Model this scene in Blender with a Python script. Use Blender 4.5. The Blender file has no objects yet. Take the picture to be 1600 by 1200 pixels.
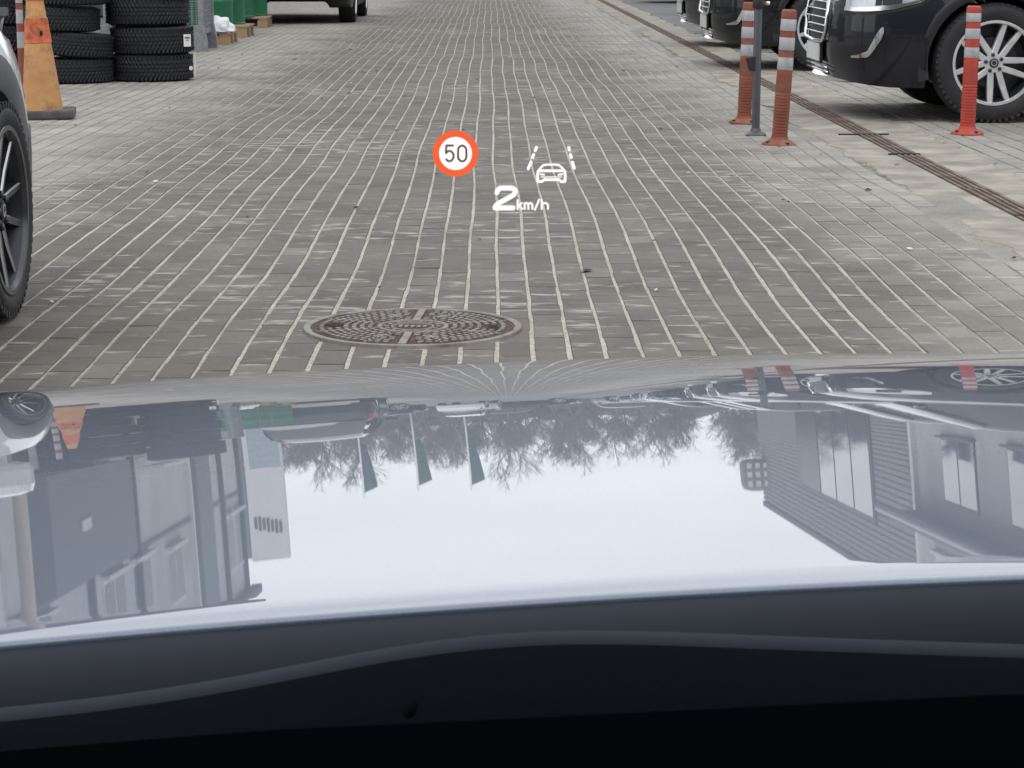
import bpy, bmesh, math, random
from mathutils import Vector, Matrix, noise
random.seed(7)
R = math.radians
S = bpy.context.scene
COL = S.collection

# ------------------------------------------------------------------ camera
FPX, H = 3400.0, 1.115
TH = math.atan(687.5 / FPX)
YAW = math.atan(35 * math.cos(TH) / FPX)
cam = bpy.data.cameras.new('camera')
cam.sensor_width = 36.0
cam.lens = 36.0 * FPX / 1600.0
cam.clip_start, cam.clip_end = 0.02, 2000.0
cam.dof.use_dof = True
cam.dof.focus_distance = 7.0
cam.dof.aperture_fstop = 120.0
co = bpy.data.objects.new('camera', cam)
co.location = (0, 0, H)
co.rotation_euler = (R(90) - TH, 0, -YAW)
COL.objects.link(co)
S.camera = co

# ------------------------------------------------------------------ sky, sun, exposure
W = bpy.data.worlds.new('World')
S.world = W
W.use_nodes = True
wn, wl = W.node_tree.nodes, W.node_tree.links
wn.clear()
w_out = wn.new('ShaderNodeOutputWorld')
w_bg = wn.new('ShaderNodeBackground')
w_sky = wn.new('ShaderNodeTexSky')
w_sky.sky_type = 'NISHITA'
w_sky.sun_disc = False
SUN_EL, SUN_AZ = 52.0, 205.0
w_sky.sun_elevation = R(SUN_EL)
w_sky.sun_rotation = R(SUN_AZ)
w_tc = wn.new('ShaderNodeTexCoord')
w_map = wn.new('ShaderNodeMapping')
w_map.inputs['Scale'].default_value = (1.0, 1.0, 7.0)
w_no = wn.new('ShaderNodeTexNoise')
w_no.inputs['Scale'].default_value = 2.2
w_no.inputs['Detail'].default_value = 4
w_rp = wn.new('ShaderNodeValToRGB')
w_rp.color_ramp.elements[0].position = 0.3
w_rp.color_ramp.elements[0].color = (10.0, 10.4, 11.0, 1)
w_rp.color_ramp.elements[1].position = 0.72
w_rp.color_ramp.elements[1].color = (14.0, 14.2, 14.5, 1)
w_mix = wn.new('ShaderNodeMix')
w_mix.data_type = 'RGBA'
w_mix.inputs['Factor'].default_value = 0.88          # closed cloud cover over the clear sky
w_bg.inputs['Strength'].default_value = 0.112
wl.new(w_tc.outputs['Generated'], w_map.inputs['Vector'])
wl.new(w_map.outputs['Vector'], w_no.inputs['Vector'])
wl.new(w_no.outputs['Fac'], w_rp.inputs['Fac'])
wl.new(w_sky.outputs['Color'], w_mix.inputs['A'])
wl.new(w_rp.outputs['Color'], w_mix.inputs['B'])
wl.new(w_mix.outputs['Result'], w_bg.inputs['Color'])
wl.new(w_bg.outputs['Background'], w_out.inputs['Surface'])

sl = bpy.data.lights.new('sun', 'SUN')
sl.energy = 0.7
sl.angle = R(25)
sl.color = (1.0, 0.97, 0.93)
so = bpy.data.objects.new('sun', sl)
az, el = R(SUN_AZ), R(SUN_EL)
sdir = Vector((math.sin(az) * math.cos(el), math.cos(az) * math.cos(el), math.sin(el)))
so.rotation_euler = sdir.to_track_quat('Z', 'Y').to_euler()
so.location = (0, 0, 30)
COL.objects.link(so)

S.render.engine = 'CYCLES'
S.cycles.use_denoising = True
S.cycles.max_bounces = 5
S.cycles.diffuse_bounces = 3
S.cycles.use_adaptive_sampling = True
S.cycles.adaptive_threshold = 0.02
S.cycles.transparent_max_bounces = 8
S.view_settings.view_transform = 'Standard'
S.view_settings.look = 'None'
S.view_settings.exposure = 0.1
S.view_settings.gamma = 1.0
S.view_settings.use_curve_mapping = False

# ------------------------------------------------------------------ helpers: objects
def link(o, parent=None):
    COL.objects.link(o)
    if parent is not None:
        o.parent = parent
    return o

def empty(name, loc=(0, 0, 0), rz=0.0, rx=0.0, ry=0.0):
    o = bpy.data.objects.new(name, None)
    o.empty_display_size = 0.1
    o.location = loc
    o.rotation_euler = (rx, ry, rz)
    return link(o)

def tag(o, label=None, cat=None, group=None, kind=None):
    if label: o['label'] = label
    if cat: o['category'] = cat
    if group: o['group'] = group
    if kind: o['kind'] = kind
    return o

class MB:
    """collects vertices and faces; build() links ONE mesh object"""
    def __init__(s):
        s.v, s.f, s.m, s.sm = [], [], [], []
    def add(s, vs, fs, mat=0, smooth=False):
        b = len(s.v)
        s.v += [tuple(p) for p in vs]
        for f in fs:
            s.f.append(tuple(b + i for i in f)); s.m.append(mat); s.sm.append(smooth)
    def box(s, c, d, rz=0.0, mat=0, M=None):
        x, y, z = d[0] / 2, d[1] / 2, d[2] / 2
        ca, sa = math.cos(rz), math.sin(rz)
        vs = []
        for sx, sy, sz in ((-1,-1,-1),(1,-1,-1),(1,1,-1),(-1,1,-1),(-1,-1,1),(1,-1,1),(1,1,1),(-1,1,1)):
            px, py = sx * x, sy * y
            p = Vector((c[0] + px * ca - py * sa, c[1] + px * sa + py * ca, c[2] + sz * z))
            vs.append(M @ p if M else p)
        s.add(vs, [(0,3,2,1),(4,5,6,7),(0,1,5,4),(1,2,6,5),(2,3,7,6),(3,0,4,7)], mat)
    def bbox(s, c, d, b=0.01, mat=0):
        """box with chamfered edges"""
        x, y, z = d[0] / 2, d[1] / 2, d[2] / 2
        bm = bmesh.new()
        bmesh.ops.create_cube(bm, size=1.0)
        for v in bm.verts: v.co = Vector((v.co.x * d[0], v.co.y * d[1], v.co.z * d[2])) + Vector(c)
        bmesh.ops.bevel(bm, geom=list(bm.edges), offset=b, segments=2, affect='EDGES', profile=0.6)
        bm.verts.ensure_lookup_table()
        idx = {v: i for i, v in enumerate(bm.verts)}
        s.add([v.co for v in bm.verts], [[idx[v] for v in f.verts] for f in bm.faces], mat, False)
        bm.free()
    def lathe(s, prof, n=32, c=(0, 0, 0), axis='z', mat=0, smooth=True, cap=True, M=None):
        """prof: (radius, height) from bottom to top, counter-clockwise outside"""
        b = []
        for r, h in prof:
            for i in range(n):
                a = 2 * math.pi * i / n
                u, w = r * math.cos(a), r * math.sin(a)
                if axis == 'z': p = Vector((u, w, h))
                elif axis == 'y': p = Vector((w, h, u))
                else: p = Vector((h, u, w))
                p = p + Vector(c)
                b.append(M @ p if M else p)
        fs = []
        for k in range(len(prof) - 1):
            for i in range(n):
                j = (i + 1) % n
                fs.append((k * n + i, k * n + j, (k + 1) * n + j, (k + 1) * n + i))
        if cap:
            fs.append(tuple(reversed(range(n))))
            fs.append(tuple((len(prof) - 1) * n + i for i in range(n)))
        s.add(b, fs, mat, smooth)
    def tube(s, pts, r, n=8, mat=0, smooth=True, cap=True, closed=False, flat=1.0):
        pts = [Vector(p) for p in pts]
        rs = r if isinstance(r, (list, tuple)) else [r] * len(pts)
        rings = []
        up = Vector((0, 0, 1))
        for i, p in enumerate(pts):
            if closed: t = pts[(i + 1) % len(pts)] - pts[i - 1]
            else: t = pts[min(i + 1, len(pts) - 1)] - pts[max(i - 1, 0)]
            t.normalize()
            u = up if abs(t.dot(up)) < 0.95 else Vector((1, 0, 0))
            a = t.cross(u).normalized(); bb = a.cross(t).normalized()
            for k in range(n):
                g = 2 * math.pi * k / n
                rings.append(p + a * (rs[i] * math.cos(g)) + bb * (rs[i] * flat * math.sin(g)))
        fs = []
        m = len(pts)
        for i in range(m if closed else m - 1):
            j = (i + 1) % m
            for k in range(n):
                l = (k + 1) % n
                fs.append((i * n + k, i * n + l, j * n + l, j * n + k))
        if cap and not closed:
            fs.append(tuple(reversed(range(n))))
            fs.append(tuple((m - 1) * n + k for k in range(n)))
        s.add(rings, fs, mat, smooth)
    def grid(s, rows, mat=0, smooth=True, flip=False):
        n = len(rows[0])
        vs = [p for r in rows for p in r]
        fs = []
        for i in range(len(rows) - 1):
            for k in range(n - 1):
                f = (i * n + k, i * n + k + 1, (i + 1) * n + k + 1, (i + 1) * n + k)
                fs.append(tuple(reversed(f)) if flip else f)
        s.add(vs, fs, mat, smooth)
    def prism(s, poly, z0, z1, mat=0, M=None):
        n = len(poly)
        vs = [Vector((x, y, z0)) for x, y in poly] + [Vector((x, y, z1)) for x, y in poly]
        if M: vs = [M @ v for v in vs]
        fs = [tuple(reversed(range(n))), tuple(n + i for i in range(n))]
        fs += [(i, (i + 1) % n, n + (i + 1) % n, n + i) for i in range(n)]
        s.add(vs, fs, mat)
    def mesh(s, name, mats):
        me = bpy.data.meshes.new(name)
        me.from_pydata(s.v, [], s.f)
        for m in (mats if isinstance(mats, (list, tuple)) else [mats]): me.materials.append(m)
        me.polygons.foreach_set('material_index', s.m)
        me.polygons.foreach_set('use_smooth', s.sm)
        me.update()
        return me
    def build(s, name, mats, parent=None, sharp=None, fix=False):
        me = s.mesh(name, mats)
        if sharp is not None or fix:
            bm = bmesh.new(); bm.from_mesh(me)
            bmesh.ops.remove_doubles(bm, verts=bm.verts, dist=1e-5)
            if fix: bmesh.ops.recalc_face_normals(bm, faces=bm.faces)
            if sharp is not None:
                for e in bm.edges:
                    if len(e.link_faces) == 2 and e.calc_face_angle(0) > R(sharp): e.smooth = False
            bm.to_mesh(me); bm.free(); me.update()
        return link(bpy.data.objects.new(name, me), parent)

def copy_tree(o, parent=None):
    c = o.copy()
    COL.objects.link(c)
    c.parent = parent
    for ch in list(o.children):
        copy_tree(ch, c)
    return c

# ------------------------------------------------------------------ helpers: materials
def new_mat(name):
    m = bpy.data.materials.new(name)
    m.use_nodes = True
    nt = m.node_tree
    return m, nt.nodes, nt.links, nt.nodes['Principled BSDF']

def mat(name, col, rough=0.5, metal=0.0, var=0.12, nscale=8.0, bump=0.0, bscale=60.0, coat=0.0, emit=0.0, spec=0.5, dirt=None, dscale=3.0, damt=0.5):
    """plain procedural paint: base colour broken by two noises, optional relief and dirt"""
    m, n, l, p = new_mat(name)
    tc = n.new('ShaderNodeTexCoord')
    no = n.new('ShaderNodeTexNoise'); no.inputs['Scale'].default_value = nscale; no.inputs['Detail'].default_value = 5
    l.new(tc.outputs['Object'], no.inputs['Vector'])
    rp = n.new('ShaderNodeValToRGB')
    a, b = 1 - var, 1 + var
    rp.color_ramp.elements[0].position = 0.3; rp.color_ramp.elements[0].color = (col[0] * a, col[1] * a, col[2] * a, 1)
    rp.color_ramp.elements[1].position = 0.7; rp.color_ramp.elements[1].color = (col[0] * b, col[1] * b, col[2] * b, 1)
    l.new(no.outputs['Fac'], rp.inputs['Fac'])
    out = rp.outputs['Color']
    if dirt:
        dn = n.new('ShaderNodeTexNoise'); dn.inputs['Scale'].default_value = dscale; dn.inputs['Detail'].default_value = 6; dn.inputs['Roughness'].default_value = 0.65
        l.new(tc.outputs['Object'], dn.inputs['Vector'])
        dr = n.new('ShaderNodeValToRGB')
        dr.color_ramp.elements[0].position = 0.5; dr.color_ramp.elements[0].color = (0, 0, 0, 1)
        dr.color_ramp.elements[1].position = 0.68; dr.color_ramp.elements[1].color = (damt, damt, damt, 1)
        l.new(dn.outputs['Fac'], dr.inputs['Fac'])
        mx = n.new('ShaderNodeMix'); mx.data_type = 'RGBA'
        l.new(dr.outputs['Color'], mx.inputs['Factor']); l.new(out, mx.inputs['A']); mx.inputs['B'].default_value = (*dirt, 1)
        out = mx.outputs['Result']
    l.new(out, p.inputs['Base Color'])
    p.inputs['Roughness'].default_value = rough
    p.inputs['Metallic'].default_value = metal
    p.inputs['Specular IOR Level'].default_value = spec
    p.inputs['Coat Weight'].default_value = coat
    p.inputs['Coat Roughness'].default_value = 0.02
    if coat: p.inputs['Coat IOR'].default_value = 1.36
    if bump:
        bn = n.new('ShaderNodeTexNoise'); bn.inputs['Scale'].default_value = bscale; bn.inputs['Detail'].default_value = 4
        l.new(tc.outputs['Object'], bn.inputs['Vector'])
        bp = n.new('ShaderNodeBump'); bp.inputs['Strength'].default_value = bump; bp.inputs['Distance'].default_value = 0.01
        l.new(bn.outputs['Fac'], bp.inputs['Height']); l.new(bp.outputs['Normal'], p.inputs['Normal'])
    if emit:
        p.inputs['Emission Strength'].default_value = emit
        p.inputs['Emission Color'].default_value = (*col, 1)
        for lk in list(p.inputs['Base Color'].links): l.remove(lk)
        p.inputs['Base Color'].default_value = (0, 0, 0, 1)
        p.inputs['Specular IOR Level'].default_value = 0.0
    return m

def math_node(n, l, op, a, b=None, c=None):
    k = n.new('ShaderNodeMath'); k.operation = op
    for i, x in enumerate((a, b, c)):
        if x is None: continue
        if isinstance(x, (int, float)): k.inputs[i].default_value = x
        else: l.new(x, k.inputs[i])
    return k.outputs[0]

def ramp_node(n, l, fac, stops):
    r = n.new('ShaderNodeValToRGB')
    while len(r.color_ramp.elements) < len(stops): r.color_ramp.elements.new(0.5)
    for e, (p, c) in zip(r.color_ramp.elements, stops):
        e.position = p; e.color = (*c, 1) if len(c) == 3 else c
    l.new(fac, r.inputs['Fac'])
    return r.outputs['Color']

def noise_node(n, l, vec, scale, detail=4, rough=0.55):
    k = n.new('ShaderNodeTexNoise'); k.inputs['Scale'].default_value = scale; k.inputs['Detail'].default_value = detail; k.inputs['Roughness'].default_value = rough
    l.new(vec, k.inputs['Vector'])
    return k.outputs['Fac']

def mix_node(n, l, fac, a, b, mode='MIX'):
    k = n.new('ShaderNodeMix'); k.data_type = 'RGBA'; k.blend_type = mode
    for s_, x in (('Factor', fac), ('A', a), ('B', b)):
        if isinstance(x, (int, float)): k.inputs[s_].default_value = x
        elif isinstance(x, tuple): k.inputs[s_].default_value = (*x, 1)
        else: l.new(x, k.inputs[s_])
    return k.outputs['Result']

def dust_mask(n, l, pos):
    """0 in the driven middle of the lane, 1 on the dusty margins; ragged border"""
    sx = n.new('ShaderNodeSeparateXYZ'); l.new(pos, sx.inputs[0])
    x = math_node(n, l, 'ABSOLUTE', math_node(n, l, 'ADD', sx.outputs['X'], 0.32))
    no = noise_node(n, l, pos, 0.9, 3, 0.6)
    k = math_node(n, l, 'ADD', x, math_node(n, l, 'MULTIPLY', math_node(n, l, 'SUBTRACT', no, 0.5), 1.5))
    # the margins close in a little further away
    k = math_node(n, l, 'ADD', k, math_node(n, l, 'MULTIPLY', sx.outputs['Y'], 0.012))
    mr = n.new('ShaderNodeMapRange'); mr.interpolation_type = 'SMOOTHSTEP'
    mr.inputs['From Min'].default_value = 1.45; mr.inputs['From Max'].default_value = 2.35
    l.new(k, mr.inputs['Value'])
    return mr.outputs[0]

def paver_material(name, source):
    m, n, l, p = new_mat(name)
    geo = n.new('ShaderNodeNewGeometry'); pos = geo.outputs['Position']
    if source == 'object':
        t = n.new('ShaderNodeObjectInfo').outputs['Random']
    else:
        at = n.new('ShaderNodeAttribute'); at.attribute_name = 'tint'; t = at.outputs['Fac']
    base = ramp_node(n, l, t, [(0.0, (.119, .108, .094)), (0.45, (.131, .119, .104)), (0.86, (.143, .131, .115)), (0.96, (.160, .147, .130)), (1.0, (.186, .172, .152))])
    dusty = ramp_node(n, l, t, [(0.0, (.278, .263, .236)), (0.5, (.296, .281, .252)), (1.0, (.325, .309, .278))])
    c = mix_node(n, l, dust_mask(n, l, pos), base, dusty)
    # wear: cloudy stains and pale scuffs inside each stone
    st = noise_node(n, l, pos, 1.7, 4, 0.65)
    c = mix_node(n, l, 0.55, c, ramp_node(n, l, st, [(0.28, (.50, .48, .46)), (0.5, (1, 1, 1)), (0.72, (1.4, 1.37, 1.33))]), 'MULTIPLY')
    fine = noise_node(n, l, pos, 75.0, 3, 0.75)
    c = mix_node(n, l, 0.5, c, ramp_node(n, l, fine, [(0.25, (.68, .67, .66)), (0.5, (1, 1, 1)), (0.78, (1.35, 1.33, 1.3))]), 'MULTIPLY')
    mp = n.new('ShaderNodeMapping'); mp.inputs['Scale'].default_value = (1.0, 2.6, 1.0); l.new(pos, mp.inputs['Vector'])
    sc = math_node(n, l, 'ADD', noise_node(n, l, mp.outputs['Vector'], 5.5, 3, 0.6), math_node(n, l, 'MULTIPLY', math_node(n, l, 'SUBTRACT', noise_node(n, l, pos, .55, 2, .5), .5), .35))
    c = mix_node(n, l, ramp_node(n, l, sc, [(0.57, (0, 0, 0)), (0.68, (.75, .75, .75))]), c, (.40, .378, .335))
    l.new(c, p.inputs['Base Color'])
    p.inputs['Roughness'].default_value = 0.78
    p.inputs['Specular IOR Level'].default_value = 0.3
    bp = n.new('ShaderNodeBump'); bp.inputs['Strength'].default_value = 0.35; bp.inputs['Distance'].default_value = 0.004
    l.new(noise_node(n, l, pos, 160.0, 2, 0.6), bp.inputs['Height']); l.new(bp.outputs['Normal'], p.inputs['Normal'])
    return m

def sand_material():
    m, n, l, p = new_mat('joint_sand')
    geo = n.new('ShaderNodeNewGeometry'); pos = geo.outputs['Position']
    g = noise_node(n, l, pos, 130.0, 4, 0.7)
    light = ramp_node(n, l, g, [(0.32, (.14, .125, .10)), (0.45, (.40, .37, .32)), (0.70, (.60, .56, .495))])
    dull = ramp_node(n, l, g, [(0.3, (.19, .18, .16)), (0.6, (.31, .30, .27))])
    c = mix_node(n, l, dust_mask(n, l, pos), light, dull)
    big = noise_node(n, l, pos, 2.3, 5, 0.6)
    c = mix_node(n, l, 0.6, c, ramp_node(n, l, big, [(0.3, (.50, .49, .47)), (0.5, (.92, .92, .92)), (0.7, (1.1, 1.1, 1.1))]), 'MULTIPLY')
    l.new(c, p.inputs['Base Color']); p.inputs['Roughness'].default_value = 0.95; p.inputs['Specular IOR Level'].default_value = 0.1
    return m

M = {}
M['paver_one'] = paver_material('concrete_paver', 'object')
M['paver_field'] = paver_material('concrete_paver_field', 'attribute')
M['sand'] = sand_material()
def edge_material():
    m, n, l, p = new_mat('dirt_filled_paver_edge')
    geo = n.new('ShaderNodeNewGeometry'); pos = geo.outputs['Position']
    g = noise_node(n, l, pos, 11.0, 3, .6)
    a = ramp_node(n, l, g, [(.3, (.085, .079, .068)), (.52, (.130, .121, .105)), (.75, (.26, .242, .21))])
    b = ramp_node(n, l, g, [(.3, (.17, .16, .14)), (.5, (.262, .247, .22)), (.7, (.34, .32, .285))])
    l.new(mix_node(n, l, dust_mask(n, l, pos), a, b), p.inputs['Base Color']); p.inputs['Roughness'].default_value = .95; p.inputs['Specular IOR Level'].default_value = .1
    return m
M['paver_edge'] = edge_material()
M['asphalt'] = mat('asphalt', (.15, .15, .148), 0.9, var=.2, nscale=1.2, bump=.3, bscale=90, dirt=(.26, .25, .23), dscale=.5)
M['concrete'] = mat('apron_concrete', (.30, .276, .232), 0.9, var=.30, nscale=4.5, bump=1.0, bscale=22, dirt=(.185, .172, .15), dscale=2.8, damt=.95)
M['grate'] = mat('drain_grate_iron', (.145, .105, .080), 0.85, var=.3, nscale=6, bump=.3, dirt=(.27, .23, .18), dscale=3)
M['slot'] = mat('drain_slot', (.03, .026, .022), 0.95)
M['iron'] = mat('cast_iron_worn', (.23, .208, .19), 0.6, metal=.1, var=.25, nscale=14, bump=.35, bscale=120, dirt=(.11, .075, .052), dscale=9, damt=.9)
M['iron_dark'] = mat('cast_iron_recess', (.075, .050, .037), 0.9, var=.35, nscale=20, bump=.5, bscale=100)
M['hole'] = mat('key_hole', (.008, .007, .006), 0.9)
M['rubber'] = mat('tyre_rubber', (.016, .0165, .019), 0.7, var=.25, nscale=10, bump=.2, bscale=90, dirt=(.05, .048, .045), dscale=4, damt=.5)
M['rubber_dusty'] = mat('dusty_rubber', (.04, .04, .042), 0.85, var=.25, nscale=12, bump=.3)
M['alloy'] = mat('alloy_wheel', (.70, .70, .71), 0.3, metal=.45, var=.08, dirt=(.25, .24, .23), dscale=6, damt=.35)
M['alloy_dark'] = mat('dark_alloy', (.05, .052, .058), 0.35, metal=.6, var=.1)
M['alloy_grey'] = mat('grey_alloy_wheel', (.085, .086, .09), 0.25, metal=.5, var=.1)
M['chrome'] = mat('chrome', (.78, .79, .80), 0.12, metal=1.0, var=.04)
M['black_plastic'] = mat('black_plastic', (.018, .018, .020), 0.5, var=.15, bump=.1, bscale=200)
M['grey_plastic'] = mat('grey_cladding', (.105, .108, .115), 0.6, var=.1, bump=.15, bscale=200)
M['glass'] = mat('dark_car_glass', (.012, .014, .017), 0.03, var=.05, spec=.7, coat=.6)
M['lens'] = mat('headlight_lens', (.55, .57, .60), 0.12, metal=.4, var=.15, nscale=24, coat=1)
M['red_lens'] = mat('red_tail_light', (.35, .01, .012), 0.15, coat=.8)
M['plate'] = mat('number_plate', (.62, .63, .62), 0.45, var=.08)
M['under'] = mat('underbody', (.010, .010, .011), 0.9)
M['paint_navy'] = mat('navy_car_paint', (.005, .006, .011), 0.4, var=.06, coat=1.0, spec=.3)
M['paint_black'] = mat('black_car_paint', (.007, .008, .010), 0.35, var=.06, coat=1.0, spec=.3)
M['paint_white'] = mat('white_car_paint', (.74, .75, .76), 0.3, var=.03, coat=1.0)
M['paint_silver'] = mat('silver_car_paint', (.42, .43, .45), 0.3, metal=.5, var=.04, coat=1.0)
M['paint_graphite'] = mat('graphite_car_paint', (.045, .048, .053), 0.3, metal=.3, var=.04, coat=1.0)
M['delin_red'] = mat('red_delineator_plastic', (.42, .050, .030), 0.55, var=.1, dirt=(.36, .10, .08), dscale=7, damt=.7)
M['delin_old'] = mat('faded_brick_red_plastic', (.225, .066, .038), 0.7, var=.2, dirt=(.26, .15, .12), dscale=7, damt=.75)
M['reflector'] = mat('grey_white_reflective_band', (.40, .41, .43), 0.4, var=.14, nscale=22, dirt=(.22, .21, .20), dscale=11, damt=.7)
M['cone'] = mat('sun_bleached_orange_cone', (.54, .28, .11), 0.7, var=.22, nscale=5, dirt=(.17, .10, .06), dscale=5.5, damt=.9)
M['cone_band'] = mat('orange_red_cone_sleeve', (.66, .155, .055), 0.6, var=.2, nscale=12, dirt=(.09, .04, .03), dscale=9, damt=.95)
M['cone_base'] = mat('cone_rubber_base', (.075, .075, .076), 0.85, var=.2, bump=.3, dirt=(.14, .135, .13), dscale=8)
M['galv'] = mat('galvanised_steel', (.33, .345, .36), 0.42, metal=.55, var=.2, nscale=16)
M['pole_grey'] = mat('dark_grey_painted_pole', (.065, .07, .078), 0.4, var=.1)
M['wood'] = mat('pallet_wood', (.42, .30, .185), 0.8, var=.22, nscale=5, bump=.3, dirt=(.24, .17, .11), dscale=5)
M['drum'] = mat('green_drum', (.018, .165, .075), 0.4, var=.1, coat=.2)
M['bag'] = mat('white_plastic_bag', (.78, .79, .80), 0.35, var=.06)
M['label'] = mat('white_paper_label', (.76, .74, .72), 0.6, var=.06)
M['ink'] = mat('dark_print', (.05, .045, .05), 0.6)
M['bark'] = mat('grey_bark', (.19, .18, .172), 0.9, var=.25, nscale=3)
M['flag'] = mat('green_flag', (.008, .06, .046), 0.7, var=.1)
M['pole_white'] = mat('white_flag_pole', (.72, .73, .74), 0.35, var=.04)
M['render_grey'] = mat('mauve_grey_render', (.60, .59, .605), 0.85, var=.10, nscale=1.2, dirt=(.42, .41, .41), dscale=.7, damt=.6)
M['render_pale'] = mat('pale_render', (.55, .55, .555), 0.85, var=.08, nscale=1.0, dirt=(.40, .395, .39), dscale=.6, damt=.6)
M['siding'] = mat('grey_brown_siding', (.25, .24, .243), 0.75, var=.12, nscale=2)
M['shutter'] = mat('slate_grey_shutter', (.14, .155, .17), 0.6, var=.06)
M['trim_dark'] = mat('dark_window_frame', (.03, .032, .036), 0.5)
M['trim_white'] = mat('white_trim', (.74, .74, .73), 0.5, var=.05)
M['pane'] = mat('window_pane', (.02, .024, .028), 0.03, spec=.8, coat=.5)
M['pane_dull'] = mat('dull_window_pane', (.012, .014, .017), 0.3, spec=.15)  # sky reflection taken out by this darker, duller copy of the pane
M['roof_dark'] = mat('roof_sheet', (.07, .072, .078), 0.7)
M['beige'] = mat('beige_pole', (.50, .43, .32), 0.7)

# ------------------------------------------------------------------ ground and paving
MH = (-0.23, 6.35, 0.324)                       # manhole centre and radius
X0, PITCH, PLEN = 0.022, 0.1, 0.2

def und(x, y):
    """gentle unevenness of the old paving (metres)"""
    k = 0.0045 * math.sin(y * 1.55 + 0.5 * math.sin(x * .8)) + 0.005 * math.sin(y * .62 + 1.3 + x * .25) + 0.0022 * math.sin(y * 3.3 + x * .5) + 0.003 * noise.noise((x * .7, y * .5, 3.1))
    d = math.hypot(x - MH[0], y - MH[1])
    t = min(1.0, max(0.0, (d - .36) / .8)) * min(1.0, max(0.0, (3.2 - abs(x)) / 1.2))
    return k * t

def wob(c, y):
    return 0.006 * math.sin(y * .9 + c * .05) + 0.0035 * math.sin(y * 2.1 + c * .33) + 0.005 * noise.noise((c * .21, y * .8, 9.0))

g = MB()
g.add([(-400, -60, -.06), (400, -60, -.06), (400, 900, -.06), (-400, 900, -.06)], [(0, 1, 2, 3)])
ground = tag(g.build('ground', M['asphalt']), 'grey asphalt yard reaching to the trees', kind='structure')

sb = MB()
ys = [3.0 + .1 * i for i in range(480)]
xs = [-6.0 + .25 * i for i in range(32)]
sb.grid([[(x if x < 1.7 else 2.10, y, und(x, y) - .0028) for x in xs] for y in ys], smooth=True, flip=True)
pavement = tag(sb.build('pavement', M['sand']), 'grey block paving lane with pale sand joints', kind='structure')

def stone(mb, cx, cy, hx, hy, z, tx, ty, skew, top=0.0):
    ch = .0019
    pts = []
    for (px, py, pz) in [(-hx, -hy, -.03), (hx, -hy, -.03), (hx, hy, -.03), (-hx, hy, -.03), (-hx, -hy, -ch), (hx, -hy, -ch), (hx, hy, -ch), (-hx, hy, -ch), (-hx + ch, -hy + ch, 0), (hx - ch, -hy + ch, 0), (hx - ch, hy - ch, 0), (-hx + ch, hy - ch, 0)]:
        pts.append((cx + px + skew * py, cy + py - skew * px, z + pz + tx * px + ty * py))
    mb.add(pts, STONE_F[:8], 1)
    b_ = len(mb.v) - 12
    mb.f.append((b_ + 8, b_ + 9, b_ + 10, b_ + 11)); mb.m.append(0); mb.sm.append(False)
STONE_F = [(0,1,5,4),(1,2,6,5),(2,3,7,6),(3,0,4,7),(4,5,9,8),(5,6,10,9),(6,7,11,10),(7,4,8,11),(8,9,10,11)]

def to_px(X, Y, Z=0.0):
    c, s = math.cos(YAW), math.sin(YAW)
    x = X * c - Y * s; y = X * s + Y * c; z = Z - H
    zc = y * math.cos(TH) - z * math.sin(TH); yc = y * math.sin(TH) + z * math.cos(TH)
    return 800 + FPX * x / zc, 600 - FPX * yc / zc

stones = []
rng = random.Random(3)
for c in range(-60, 19):
    off = (0.1 if c % 2 else 0.0) + rng.uniform(-.012, .012)
    xc = X0 + PITCH * (c + .5)
    y = 3.0 + off
    while y < 50.5:
        x = xc + (wob(c, y) + wob(c + 1, y)) / 2
        if math.hypot(x - MH[0], y - MH[1]) > .27 and x + .05 < 1.94 + .03 * math.sin(y * 1.3):
            stones.append((y, x, c))
        y += PLEN
vis = []
for s_ in stones:
    px, py = to_px(s_[1], s_[0])
    if -25 < px < 1625 and py < 605 - .035 * min(px, 1400) + 14 and not (px < 60 and py < 520):
        vis.append(s_)
vis.sort()
near = set(vis[:300])
variants = []
for k in range(6):
    mb = MB()
    stone(mb, 0, 0, .0442 + rng.uniform(-.0012, .001), .0991 + rng.uniform(-.0008, .0004), 0, 0, 0, 0)
    variants.append(mb.mesh('paver', [M['paver_one'], M['paver_edge']]))
for s_ in stones:
    if s_ not in near: continue
    y, x, c = s_
    o = bpy.data.objects.new('paver', variants[rng.randrange(6)])
    e = .05
    o.location = (x, y, und(x, y) + rng.uniform(-.0008, .0008))
    o.rotation_euler = (math.atan((und(x, y + e) - und(x, y - e)) / (2 * e)) + rng.gauss(0, .004), rng.gauss(0, .006), -math.atan((wob(c, y + e) - wob(c, y - e)) / (2 * e)) * .8 + rng.gauss(0, .004))
    link(o, pavement)
pf = MB(); tints = []
for s_ in stones:
    if s_ in near: continue
    y, x, c = s_
    e = .05
    stone(pf, x, y, .0442 + rng.uniform(-.0012, .001), .0991 + rng.uniform(-.0008, .0004), und(x, y) + rng.uniform(-.0008, .0008), rng.gauss(0, .006), (und(x, y + e) - und(x, y - e)) / (2 * e) + rng.gauss(0, .004), (wob(c, y + e) - wob(c, y - e)) / (2 * e) * .8 + rng.gauss(0, .004))
    tints += [rng.random()] * len(STONE_F)
pfo = pf.build('paver_field', [M['paver_field'], M['paver_edge']], pavement)
at = pfo.data.attributes.new('tint', 'FLOAT', 'FACE'); at.data.foreach_set('value', tints)
pfo['kind'] = 'stuff'

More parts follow.
